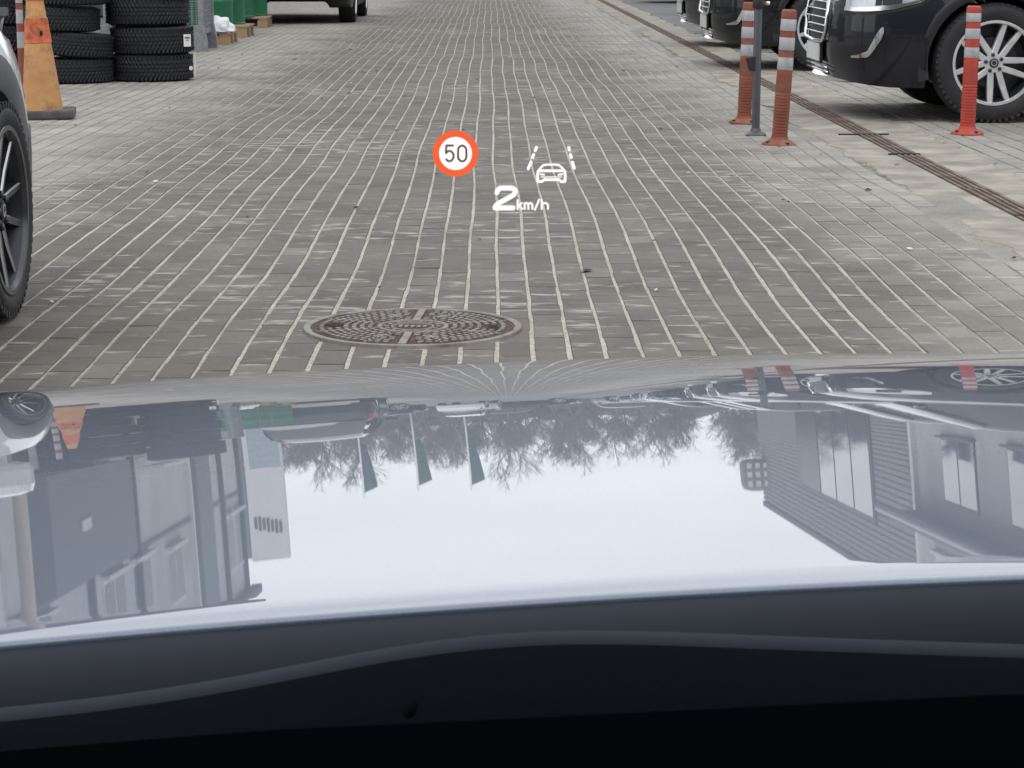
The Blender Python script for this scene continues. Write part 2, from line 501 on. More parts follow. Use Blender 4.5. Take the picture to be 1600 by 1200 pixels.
# parking bays on the right: larger stones, dark joints
bay = MB()
bay.add([(2.44, 3, -.012), (14, 3, -.012), (14, 23.2, -.012), (2.44, 23.2, -.012)], [(0, 1, 2, 3)])
bay_o = tag(bay.build('parking_bay_paving', mat('bay_joint', (.10, .095, .085), .95, var=.3, nscale=20)), 'block paving of the parking bays beyond the drain', kind='structure')
bs, bt = MB(), []
near_b = 0
bvar = []
for k in range(3):
    mb = MB(); stone(mb, 0, 0, .0565, .0975, 0, 0, 0, 0); bvar.append(mb.mesh('bay_slab', [M['paver_one'], M['paver_edge']]))
bstones = []
x = 2.62
while x < 9.0:
    y = 7.0 + rng.uniform(0, .2)
    while y < 23.0:
        bstones.append((x, y)); y += .2
    x += .122
bvis = []
for x, y in bstones:
    px, py = to_px(x, y)
    if px < 1615: bvis.append((y, x))
bvis.sort(); bnear = set(bvis[:150])
for x, y in bstones:
    if (y, x) in bnear:
        o = bpy.data.objects.new('bay_slab', bvar[rng.randrange(3)])
        o.location = (x, y, rng.uniform(-.001, .001)); o.rotation_euler = (rng.gauss(0, .006), rng.gauss(0, .008), rng.gauss(0, .005)); link(o, bay_o)
    else:
        stone(bs, x, y, .0565, .0975, rng.uniform(-.001, .001), rng.gauss(0, .008), rng.gauss(0, .006), rng.gauss(0, .005)); bt += [rng.random()] * len(STONE_F)
bso = bs.build('bay_slab_field', [M['paver_field'], M['paver_edge']], bay_o)
at = bso.data.attributes.new('tint', 'FLOAT', 'FACE'); at.data.foreach_set('value', bt)
bso['kind'] = 'stuff'
# asphalt further up on the right
ap = MB(); ap.add([(2.44, 23.2, -.008), (60, 23.2, -.008), (60, 95, -.008), (2.44, 95, -.008)], [(0, 1, 2, 3)])
tag(ap.build('asphalt_yard', M['asphalt']), 'grey asphalt of the far parking bays', kind='structure')
fp = MB(); fp.add([(-60, 50.4, -.002), (2.2, 50.4, -.002), (2.2, 120, -.002), (-60, 120, -.002)], [(0, 1, 2, 3)])
tag(fp.build('road', M['asphalt']), 'road surface beyond the block paving', kind='structure')
# concrete apron either side of the drain, ragged outer edges
def apron(xa, xb, name, edge_out, lab):
    mb = MB(); rows = []
    yy = 4.0
    while yy < 48:
        rg = .07 * noise.noise((yy * .9, edge_out * 7, 0)) + .05 * noise.noise((yy * 3.3, edge_out * 3, 5)) + .035 * noise.noise((yy * 9, edge_out, 2)) + .02 * noise.noise((yy * 25, edge_out, 2))
        a, b = xa, xb
        if edge_out < 0: a += rg
        else: b += rg
        z = .0045
        rows.append([(a - .004 if edge_out < 0 else a, yy, -.004), (a, yy, z), ((a * 2 + b) / 3, yy, z + .002 * noise.noise((yy * 3, 1, 1))), ((a + 2 * b) / 3, yy, z + .002 * noise.noise((yy * 3, 4, 1))), (b, yy, z), (b + .004 if edge_out > 0 else b, yy, -.012)])
        yy += .025
    mb.grid(rows, smooth=False, flip=True)
    return tag(mb.build(name, M['concrete']), lab, kind='structure')
apron(1.935, 2.178, 'concrete_apron', -1, 'sand coloured concrete strip left of the drain')
apron(2.312, 2.60, 'concrete_apron', 1, 'sand coloured concrete strip right of the drain')

# drain channel with iron gratings
dr = empty('drain_channel', (2.245, 0, 0))
tag(dr, 'rusty slotted drain channel running along the right side of the lane', 'drain')
mb = MB(); mb.box((0, 26, -.03), (.134, 44, .03)); mb.build('trough', M['slot'], dr)
gm = MB()
for k in range(4):
    gm.box((-.048 + .032 * k, 0, -.002), (.018 if k in (0, 3) else .015, .494, .016))
for k in range(5):
    gm.box((0, -.2 + .1 * k, -.006), (.112, .014, .010))
gme = gm.mesh('grating', M['grate'])
yy = 6.25
while yy < 46:
    o = bpy.data.objects.new('grating', gme); o.location = (rng.uniform(-.003, .003), yy, .002 + rng.uniform(-.002, .003)); o.rotation_euler = (rng.gauss(0, .003), rng.gauss(0, .006), rng.gauss(0, .004)); link(o, dr); yy += .5
for (yy, w, a) in ((12.92, .30, .05), (11.68, .17, .0)):
    mb = MB(); mb.box((-.03 if w > .2 else -.02, yy, .008), (w, .018, .010), rz=a); mb.build('joint_strip', M['slot'], dr)

# manhole
mh = empty('manhole_cover', (MH[0], MH[1], 0), rz=R(-4))
tag(mh, 'round cast iron manhole cover with raised tread pattern in the lane', 'manhole')
mb = MB(); mb.lathe([(.302, -.02), (.302, .006), (.304, .0075), (.322, .0075), (.324, .004), (.326, -.02)], 72, cap=False); mb.build('frame_ring', M['iron'], mh, sharp=40)
mb = MB(); mb.lathe([(.296, -.02), (.296, .0025)], 64); mb.build('cover_plate', M['iron_dark'], mh, sharp=40)
st = MB()
def arc_block(r0, r1, a0, a1, z0, z1, mb):
    vs = []
    n = 3
    for z in (z0, z1):
        for r in (r0, r1):
            for i in range(n + 1):
                a = a0 + (a1 - a0) * i / n
                vs.append((r * math.cos(a), r * math.sin(a), z))
    q = n + 1; t = 2 * q; fs = []
    for i in range(n):
        fs += [(t + i, t + i + 1 + 0, t + q + i + 1, t + q + i)[::-1], (i, i + 1, t + i + 1, t + i), (q + i + 1, q + i, t + q + i, t + q + i + 1)]
    fs += [(0, t, t + q, q), (n, q + n, t + q + n, t + n)]
    mb.add(vs, fs)
for ri in range(7):
    r0 = .118 + ri * .0238
    cnt = int(14 + ri * 3.4) * 2
    for k in range(cnt):
        a = 2 * math.pi * (k + .5 * (ri % 2)) / cnt
        # keep the two wide spokes and the key holes free
        am = (a + math.pi / 4) % (math.pi / 2) - math.pi / 4
        if abs(r0 * math.sin(a - math.pi / 2)) < .026: continue
        if r0 > .2 and abs(math.sin(a)) < .22 and ri < 6: continue
        w = 2 * math.pi / cnt
        arc_block(r0 + .002, r0 + .0145, a - w * .31, a + w * .31, .001, .0085, st)
st.build('tread_stud', M['iron'], mh)['kind'] = 'stuff'
mb = MB()
for sgn in (1, -1):
    mb.box((0, sgn * .2, .0050), (.022, .196, .007))
for k in range(8):
    a = k * math.pi / 4 + math.pi / 8
    mb.box((.2 * math.cos(a), .2 * math.sin(a), .0045), (.185, .007, .008), rz=a)
mb.build('spoke_rib', M['iron'], mh)
mb = MB(); mb.lathe([(.093, .001), (.093, .0088), (.106, .0088), (.106, .001)], 48, cap=False)
mb.lathe([(.058, .001), (.058, .0075), (.064, .0075), (.064, .001)], 40, cap=False)
for k in range(14):
    a = k * 2 * math.pi / 14
    mb.box((.078 * math.cos(a), .078 * math.sin(a), .0045), (.014, .012, .007), rz=a)
for k in range(5): mb.box((-.036 + .018 * k, 0, .004), (.011, .03, .007))
mb.build('boss', M['iron'], mh)
for (hx, hy, w, hh) in ((-.235, .022, .055, .022), (-.235, -.028, .03, .016), (.235, .028, .03, .018), (.225, -.03, .055, .02), (.255, .0, .02, .02)):
    mb = MB(); mb.lathe([(1, .002), (1, .0042)], 18, M=Matrix.Translation((hx, hy, 0)) @ Matrix.Diagonal((w / 2, hh, 1, 1)), smooth=False); mb.build('key_hole', M['hole'], mh)

# scattered dry leaves and grit on the lane
lt = MB()
for k in range(90):
    x, y = rng.uniform(-3.0, 2.1), rng.uniform(6.5, 24)
    r0 = rng.uniform(.006, .02) * (1 if rng.random() < .8 else 1.5); a0 = rng.uniform(0, 6.28); z = und(x, y) + .003
    n_ = 6
    ring = [(x + r0 * rng.uniform(.5, 1.1) * math.cos(a0 + q * 6.283 / n_), y + 1.3 * r0 * rng.uniform(.5, 1.1) * math.sin(a0 + q * 6.283 / n_), z + rng.uniform(0, .008)) for q in range(n_)]
    lt.add([(x, y, z + .009)] + ring, [(0, 1 + q, 1 + (q + 1) % n_) for q in range(n_)], 0 if k % 6 else 1)
tag(lt.build('litter', [mat('dry_leaf', (.06, .045, .032), .9, var=.4), mat('pale_grit', (.6, .59, .56), .9)]), 'dry leaf scraps and pale grit scattered over the paving', 'litter', kind='stuff')

# ------------------------------------------------------------------ own car: bonnet, cowl, dashboard
HX, HCR, HD0 = .37, .052, .227006
def h_slope(d): return math.tan(R(5.2 + 8.0 * max(0.0, d - 0.9) ** 2)) if d < 1.76 else math.tan(R(min(80, 5.2 + 8.0 * .7396 + (d - 1.76) * 420)))
_hd = [.60 + .001 * i for i in range(1500)]
_hc = [0.0]
for i in range(1, len(_hd)): _hc.append(_hc[-1] + (h_slope(_hd[i]) + h_slope(_hd[i - 1])) / 2 * .001)
_hb = _hc[350]
def h_drop(d):
    t = (d - .60) / .001; i = max(0, min(len(_hc) - 2, int(t))); return HD0 + _hc[i] + (_hc[i + 1] - _hc[i]) * (t - i) - _hb
def h_z(x, d): return H - h_drop(d) - HCR * (x - HX) ** 2
def h_rear(x): return .707 - .178 * (x - HX) ** 2

car = empty('own_car', (0.37, 0.6, 0))
tag(car, 'silver blue car seen from its driver seat, glossy bonnet mirroring the street', 'car')
OC = Matrix.Translation((-0.37, -0.6, 0))
hb = MB(); rows = []
xs = [-.52 + (1.26 + .52) * i / 110 for i in range(111)]
LIP = .024
for x in xs:
    d0 = h_rear(x); row = []
    ul = []                                               # the last centimetres level out, then the edge rolls over
    z = h_z(x, d0 + LIP)
    for k in range(12):
        u = LIP * (1 - (k + 1) / 12); t = u / LIP
        z += math.tan(R(5.2 * t - 0.2 * (1 - t))) * LIP / 12
        ul.append((d0 + u, z))
    zc = ul[-1][1]
    row += [OC @ Vector((x, d0 + .003, zc - .010)), OC @ Vector((x, d0 - .0012, zc - .0040)), OC @ Vector((x, d0 - .0015, zc - .0018)), OC @ Vector((x, d0 - .0010, zc - .0006))]
    row += [OC @ Vector((x, d, z)) for d, z in reversed(ul)]
    n = 150
    for k in range(0, n + 1):
        t = k / n
        d = d0 + LIP + (1.825 - d0 - LIP) * t
        row.append(OC @ Vector((x, d, h_z(x, d))))
    rows.append(row)
hb.grid(rows, smooth=True, flip=True)
m, n, l, p = new_mat('silver_blue_bonnet_paint')
tc = n.new('ShaderNodeTexCoord')
fl = noise_node(n, l, tc.outputs['Object'], 900.0, 2, .5)
l.new(ramp_node(n, l, fl, [(0.3, (.110, .138, .195)), (0.7, (.135, .168, .232))]), p.inputs['Base Color'])
p.inputs['Metallic'].default_value = 0.35
p.inputs['Roughness'].default_value = 0.42
p.inputs['Coat Weight'].default_value = 1.0
p.inputs['Coat Roughness'].default_value = 0.013
p.inputs['Coat IOR'].default_value = 1.80
M['bonnet'] = m
hb.build('bonnet', M['bonnet'], car)

M['cowl'] = mat('cowl_plastic', (.035, .039, .049), 0.8, var=.05, nscale=4, spec=.08)
M['dash'] = mat('dashboard_skin', (.0064, .0080, .0108), 0.95, var=.08, nscale=6, bump=.1, bscale=300, spec=.0)
M['dash_trim'] = mat('dashboard_edge', (.041, .045, .056), 0.95, var=.05, spec=.0)
cw = MB(); rows = []
for i in range(61):
    x = -.6 + 1.95 * i / 60
    d0 = h_rear(x); z0 = h_z(x, d0 + LIP) + .0010
    rows.append([OC @ Vector((x, d0 + q, z0 + w)) for q, w in ((.03, -.012), (.004, -.0045), (-.0005, -.0022), (-.0030, -.0026), (-.0060, -.0036), (-.0090, -.0054), (-.0120, -.0082), (-.0145, -.0120), (-.0165, -.017), (-.018, -.025), (-.02, -.06), (-.04, -.12))])
cw.grid(rows, smooth=True, flip=True)
cw.build('cowl_panel', M['cowl'], car)
# dashboard crest: soft ridge that climbs from the left, then runs level
def ridge(x):
    pts = [(-.60, .862), (-.30, .886), (-.135, .902), (-.095, .906), (-.062, .9125), (-.028, .9195), (-.004, .9236), (.015, .9246), (.04, .9240), (.077, .9222), (.147, .9195), (.30, .914), (.60, .905), (1.35, .88)]
    for (a, b), (c, d) in zip(pts, pts[1:]):
        if x <= c:
            t = (x - a) / (c - a); return b + (d - b) * t
    return pts[-1][1]
def ridge_s(x): return sum(ridge(x + o_) for o_ in (-.03, -.02, -.01, 0, .01, .02, .03)) / 7
ds_ = MB(); rows = []
prof = [(.020, -.075), (.012, -.045), (.008, -.020), (.004, -.006), (.0, -.001), (-.006, .0), (-.014, -.003), (-.022, -.010), (-.030, -.020), (-.040, -.034), (-.055, -.05), (-.08, -.066), (-.12, -.085), (-.16, -.12), (-.18, -.2)]
for i in range(151):
    x = -.6 + 1.95 * i / 150
    rz_ = ridge_s(x)
    rows.append([OC @ Vector((x, .585 + a, rz_ + b)) for a, b in prof])
ds_.grid(rows, smooth=True, flip=True)
ds_.build('dashboard', M['dash'], car)
ed = MB(); ed.tube([OC @ Vector((-.6 + 1.95 * i / 150, .5835, ridge_s(-.6 + 1.95 * i / 150) - .0022)) for i in range(151)], .0046, 14)
ed.build('dashboard_crest', M['dash_trim'], car)
# instrument binnacle in front of the driver: its shadow put in as near-black colour, nearest of all
def lerp_pts(tab, x):
    for (a, b), (c, d) in zip(tab, tab[1:]):
        if x <= c: return b + (d - b) * (x - a) / (c - a)
    return tab[-1][1]
bn = MB(); rows = []
for i in range(61):
    x = -.5 + 1.6 * i / 60
    e_ = lerp_pts([(-.6, .905), (-.25, .930), (-.104, .9425), (-.05, .9468), (.01, .9495), (.113, .9545), (.4, .958), (1.2, .94)], x)
    rows.append([OC @ Vector((x, .50, e_ - .06)), OC @ Vector((x, .475, e_ - .018)), OC @ Vector((x, .462, e_ - .004)), OC @ Vector((x, .45, e_)), OC @ Vector((x, .43, e_ - .004)), OC @ Vector((x, .40, e_ - .012)), OC @ Vector((x, .36, e_ - .15))])
bn.grid(rows, smooth=True, flip=True)
bn.build('instrument_hood', mat('shadow_black_binnacle', (.0016, .0018, .0026), 1.0, var=.05, spec=.0), car)
sn = MB()
sn.lathe([(.001, .006), (.004, .0055), (.0062, .003), (.0062, -.004)], 18, cap=False, M=OC @ Matrix.Translation((-.0228, .565, ridge_s(-.0228) - .0125)) @ Matrix.Rotation(R(18), 4, 'Y') @ Matrix.Diagonal((.38, .5, .9, 1)))
sn.build('light_sensor', mat('sensor_dome', (.002, .002, .0025), .8, spec=.05), car)
# cabin shell that keeps the daylight off the dashboard
cb = MB()
cb.box((.37, -.75, 1.40), (1.40, 1.9, .04), M=OC)
cb.box((.37, -1.72, .95), (1.40, .04, .86), M=OC)
for sx in (-.36, 1.10): cb.box((sx, -.55, .70), (.05, 2.0, .46), M=OC)
cb.build('cabin_shell', mat('cabin_lining', (.10, .10, .105), .9), car)
ws = MB()
rows = []
for i in range(9):
    x = -.32 + 1.38 * i / 8
    cx_ = (x - HX) ** 2
    rows.append([OC @ Vector((x, .64 - .15 * cx_ - .50 * t, .885 + .50 * t * 1.04 - .02 * cx_)) for t in [k / 6 for k in range(7)]])
ws.grid(rows, smooth=True)
m, n, l, p = new_mat('clear_windscreen')
n.remove(p); tb = n.new('ShaderNodeBsdfTransparent'); l.new(tb.outputs[0], n['Material Output'].inputs['Surface'])
ws.build('windscreen', m, car)

# ------------------------------------------------------------------ head-up display (virtual image floating over the bonnet)
HUDY = 0.92
def at_y(px, py, Y):
    u, v = (px - 800) / FPX, -(py - 600) / FPX
    X, YY, Z = u, math.cos(TH) + v * math.sin(TH), -math.sin(TH) + v * math.cos(TH)
    c, s = math.cos(YAW), math.sin(YAW)
    dx, dy, dz = X * c + YY * s, -X * s + YY * c, Z
    t = Y / dy
    return dx * t, Y, H + dz * t
HC = (790.0, 265.0)
hl = at_y(HC[0], HC[1], HUDY)
HS = HUDY / FPX / math.cos(R(5.9)) * 1.006
hud = empty('head_up_display', hl, rx=R(-5.9))
tag(hud, 'glowing head-up display with speed limit, lane symbol and speed readout', 'display')
M['hud_white'] = mat('hud_white_light', (1.0, .965, .955), emit=1.05)
M['hud_red'] = mat('hud_orange_red_light', (.88, .125, .045), emit=1.0)
M['hud_grey'] = mat('hud_dim_digit', (.11, .07, .075), emit=1.0)
def hp(x, y, lift=0.0): return Vector(((x - HC[0]) * HS, -lift, -(y - HC[1]) * HS))
def strokes(name, paths, w, mt, parent, lift=0.0, crop=True):
    """flat luminous strokes with round ends; coordinates in the picture's own pixels"""
    mb = MB(); th = .0002
    for path in paths:
        pts = [(640 + a / 5.3333, 180 + b / 5.3333) for a, b in path] if crop else path
        ww = w / 5.3333 if crop else w
        for k, (a, b) in enumerate(pts):
            ring = [hp(a + ww / 2 * math.cos(q * math.pi / 8), b + ww / 2 * math.sin(q * math.pi / 8), lift + .00001 * (k % 7)) for q in range(16)]
            mb.add(ring + [r_ + Vector((0, th, 0)) for r_ in ring], [tuple(range(16)), tuple(range(31, 15, -1))] + [(i, (i + 1) % 16, 16 + (i + 1) % 16, 16 + i) for i in range(16)])
            if k + 1 < len(pts):
                c, d = pts[k + 1]
                L = math.hypot(c - a, d - b) or 1
                nx, ny = -(d - b) / L * ww / 2, (c - a) / L * ww / 2
                lf = lift + .00001 * ((k + 3) % 7) + .000004
                q = [hp(a + nx, b + ny, lf), hp(c + nx, d + ny, lf), hp(c - nx, d - ny, lf), hp(a - nx, b - ny, lf)]
                mb.add(q + [r_ + Vector((0, th, 0)) for r_ in q], [(0, 1, 2, 3), (7, 6, 5, 4), (0, 4, 5, 1), (1, 5, 6, 2), (2, 6, 7, 3), (3, 7, 4, 0)])
    return mb.build(name, mt, parent)
def disc(name, cx, cy, r0, r1, mt, parent, lift):
    mb = MB(); n_ = 64; vs = []
    for r_ in ([r0, r1] if r0 else [r1]):
        vs += [hp(cx + r_ * math.cos(2 * math.pi * i / n_), cy + r_ * math.sin(2 * math.pi * i / n_), lift) for i in range(n_)]
    if r0: mb.add(vs, [(i, (i + 1) % n_, n_ + (i + 1) % n_, n_ + i) for i in range(n_)])
    else: mb.add(vs, [tuple(range(n_))])
    return mb.build(name, mt, parent)
def arcp(cx, cy, rx, ry, a0, a1, n_=10): return [(cx + rx * math.cos(R(a0 + (a1 - a0) * i / n_)), cy + ry * math.sin(R(a0 + (a1 - a0) * i / n_))) for i in range(n_ + 1)]
sg = disc('speed_limit_symbol', 712.7, 240.2, 25.2, 35.4, M['hud_red'], hud, 0)
disc('symbol_face', 712.7, 240.2, 0, 25.3, M['hud_white'], sg, .0002)
strokes('digit_five', [[(368, 256), (313, 256), (309, 310)] + arcp(338, 342, 34, 42, 215, 500, 16)], 18, M['hud_grey'], sg, .0008)
strokes('digit_zero', [arcp(443, 297, 34, 40, 180, 360, 12) + arcp(443, 345, 34, 40, 0, 180, 12) + [(409, 297)]], 18, M['hud_grey'], sg, .0008)
ln = strokes('lane_symbol', [[(1055, 272), (1044, 297)], [(1031, 331), (1022, 355)], [(1009, 393), (986, 447)], [(1320, 273), (1325, 291)], [(1335, 331), (1341, 355)], [(1351, 394), (1366, 443)]], 24, M['hud_white'], hud)
strokes('car_symbol', [[(1078, 452), (1092, 436), (1112, 417), (1140, 413), (1210, 413), (1240, 417), (1262, 436), (1278, 452)]], 17, M['hud_white'], ln)
strokes('car_symbol_body', [[(1075, 463), (1280, 463)], [(1068, 466), (1063, 505), (1065, 548)], [(1288, 466), (1292, 505), (1290, 548)], [(1068, 552), (1098, 552)], [(1258, 552), (1288, 552)], [(1098, 552), (1118, 536), (1238, 536), (1258, 552)]], 22, M['hud_white'], ln)
strokes('car_symbol_lamps', [[(1088, 492), (1118, 496)], [(1236, 496), (1268, 492)]], 15, M['hud_white'], ln)
strokes('car_symbol_grille', [[(1092, 514), (1262, 514)]], 8, M['hud_white'], ln)
sp = strokes('speed_digit', [[(728, 642), (733, 624), (748, 610), (770, 605), (845, 605), (866, 610), (877, 624), (877, 642), (868, 658), (848, 672), (745, 728), (720, 748), (712, 768), (860, 768)]], 40, M['hud_white'], hud)
strokes('speed_unit', [[(899, 704), (899, 777)], [(934, 728), (903, 756)], [(911, 750), (937, 777)], [(957, 777), (957, 730)], arcp(972, 744, 15, 16, 180, 360, 8) + [(987, 777)], arcp(1004, 744, 16, 16, 180, 360, 8) + [(1021, 777)], [(1042, 782), (1077, 700)], [(1098, 777), (1098, 704)], arcp(1124, 748, 26, 20, 180, 360, 8) + [(1150, 777)]], 16, M['hud_white'], sp)

# ------------------------------------------------------------------ wheels
def wheel_meshes(Rt, Rr, wd, two_tone, spoke_w, key):
    T = MB(); hw = wd / 2
    prof = [(Rr - .01, -hw * .86), (Rr + .012, -hw * .98), (Rr + (Rt - Rr) * .45, -hw * 1.04), (Rt - .028, -hw), (Rt - .010, -hw * .86), (Rt, -hw * .6), (Rt, -hw * .42), (Rt - .007, -hw * .41), (Rt - .007, -hw * .36), (Rt, -hw * .35), (Rt, -hw * .03), (Rt - .007, -hw * .02), (Rt - .007, hw * .02), (Rt, hw * .03), (Rt, hw * .35), (Rt - .007, hw * .36), (Rt - .007, hw * .41), (Rt, hw * .42), (Rt, hw * .6), (Rt - .010, hw * .86), (Rt - .028, hw), (Rr + (Rt - Rr) * .45, hw * 1.04), (Rr + .022, hw * 1.01), (Rr + .012, hw * .98), (Rr - .01, hw * .86)]
    T.lathe(prof, 64, axis='y', cap=False)
    for sd in (-1, 1):
        for k in range(58):
            a = 2 * math.pi * k / 58
            mt = Matrix.Rotation(a, 4, 'Y')
            T.box((0, sd * hw * .80, Rt - .015), (.020, hw * .36, .020), M=mt @ Matrix.Translation((0, 0, 0)))
    tyre = T.mesh('tyre', M['rubber'])
    Q = MB()
    Q.lathe([(Rr - .012, hw * .80), (Rr + .006, hw * .97), (Rr + .004, hw * 1.0), (Rr - .010, hw * .99), (Rr - .016, hw * .86)], 56, axis='y', cap=False, mat=0 if two_tone else 2)
    Q.lathe([(Rr - .016, hw * .86), (Rr - .03, hw * .5), (Rr - .035, -hw * .8)], 56, axis='y', cap=False, mat=1)
    ro = Rr - .012
    for k in range(5):
        for sgn in (-1, 1):
            a = 2 * math.pi * k / 5
            mt = Matrix.Rotation(a, 4, 'Y')
            di, do = sgn * .024, sgn * (.056 if spoke_w > .03 else .062)
            w0, w1 = spoke_w * 1.05, spoke_w * .85
            yi, yo = hw * .70, hw * .86
            vs = []
            for (rad, dx, w, yf) in ((.05, di, w0, yi), (ro * .55, di + (do - di) * .4, w0, yi + (yo - yi) * .25), (ro, do, w1, yo)):
                for (sx, yy) in ((-1, yf - .05), (-1, yf - .006), (-.7, yf), (.7, yf), (1, yf - .006), (1, yf - .05)):
                    vs.append(mt @ Vector((dx + sx * w / 2, yy, rad)))
            fs = []
            for s_ in range(2):
                for q in range(5):
                    fs.append((s_ * 6 + q, s_ * 6 + q + 1, (s_ + 1) * 6 + q + 1, (s_ + 1) * 6 + q))
            Q.add(vs, [f_ for i_, f_ in enumerate(fs) if i_ % 5 in (1, 3)], 2)
            Q.add(vs, [f_ for i_, f_ in enumerate(fs) if i_ % 5 not in (1, 3)], 0)
    Q.lathe([(.055, hw * .35), (.062, hw * .62), (.060, hw * .72), (.045, hw * .74), (.0, hw * .74)], 30, axis='y', cap=False, mat=0)
    for k in range(5):
        a = 2 * math.pi * (k + .5) / 5
        Q.lathe([(.012, hw * .6), (.012, hw * .80), (.006, hw * .84)], 8, c=(.052 * math.sin(a), 0, .052 * math.cos(a)), axis='y', mat=1)
    rim = Q.mesh('rim', [M['alloy_grey'] if two_tone else M['alloy'], M['alloy_dark'], M['alloy']])
    B = MB(); B.lathe([(.16, -.005), (.16, hw * .22), (0, hw * .23)], 30, axis='y', cap=False); B.lathe([(Rr - .036, -.03), (0, -.031)], 30, axis='y', cap=False)
    brake = B.mesh('brake_disc', M['alloy_dark'])
    Cc = MB(); Cc.lathe([(.030, hw * .7), (.030, hw * .79), (.026, hw * .81), (0, hw * .815)], 20, axis='y', cap=False); Cc.lathe([(.020, hw * .80), (.020, hw * .825), (.014, hw * .825), (.014, hw * .80)], 20, axis='y', cap=False, mat=1)
    capm = Cc.mesh('hub_cap', [M['alloy_dark'], M['chrome']])
    return dict(tyre=tyre, rim=rim, brake_disc=brake, hub_cap=capm)
def fixn(me):
    bm = bmesh.new(); bm.from_mesh(me); bmesh.ops.recalc_face_normals(bm, faces=bm.faces)
    for e in bm.edges:
        if len(e.link_faces) == 2 and e.calc_face_angle(0) > R(38): e.smooth = False
    bm.to_mesh(me); bm.free()
WH = {'suv': wheel_meshes(.378, .262, .235, False, .037, 'a'), 'low': wheel_meshes(.330, .250, .225, True, .022, 'b')}
for d_ in WH.values():
    for me in d_.values(): fixn(me)

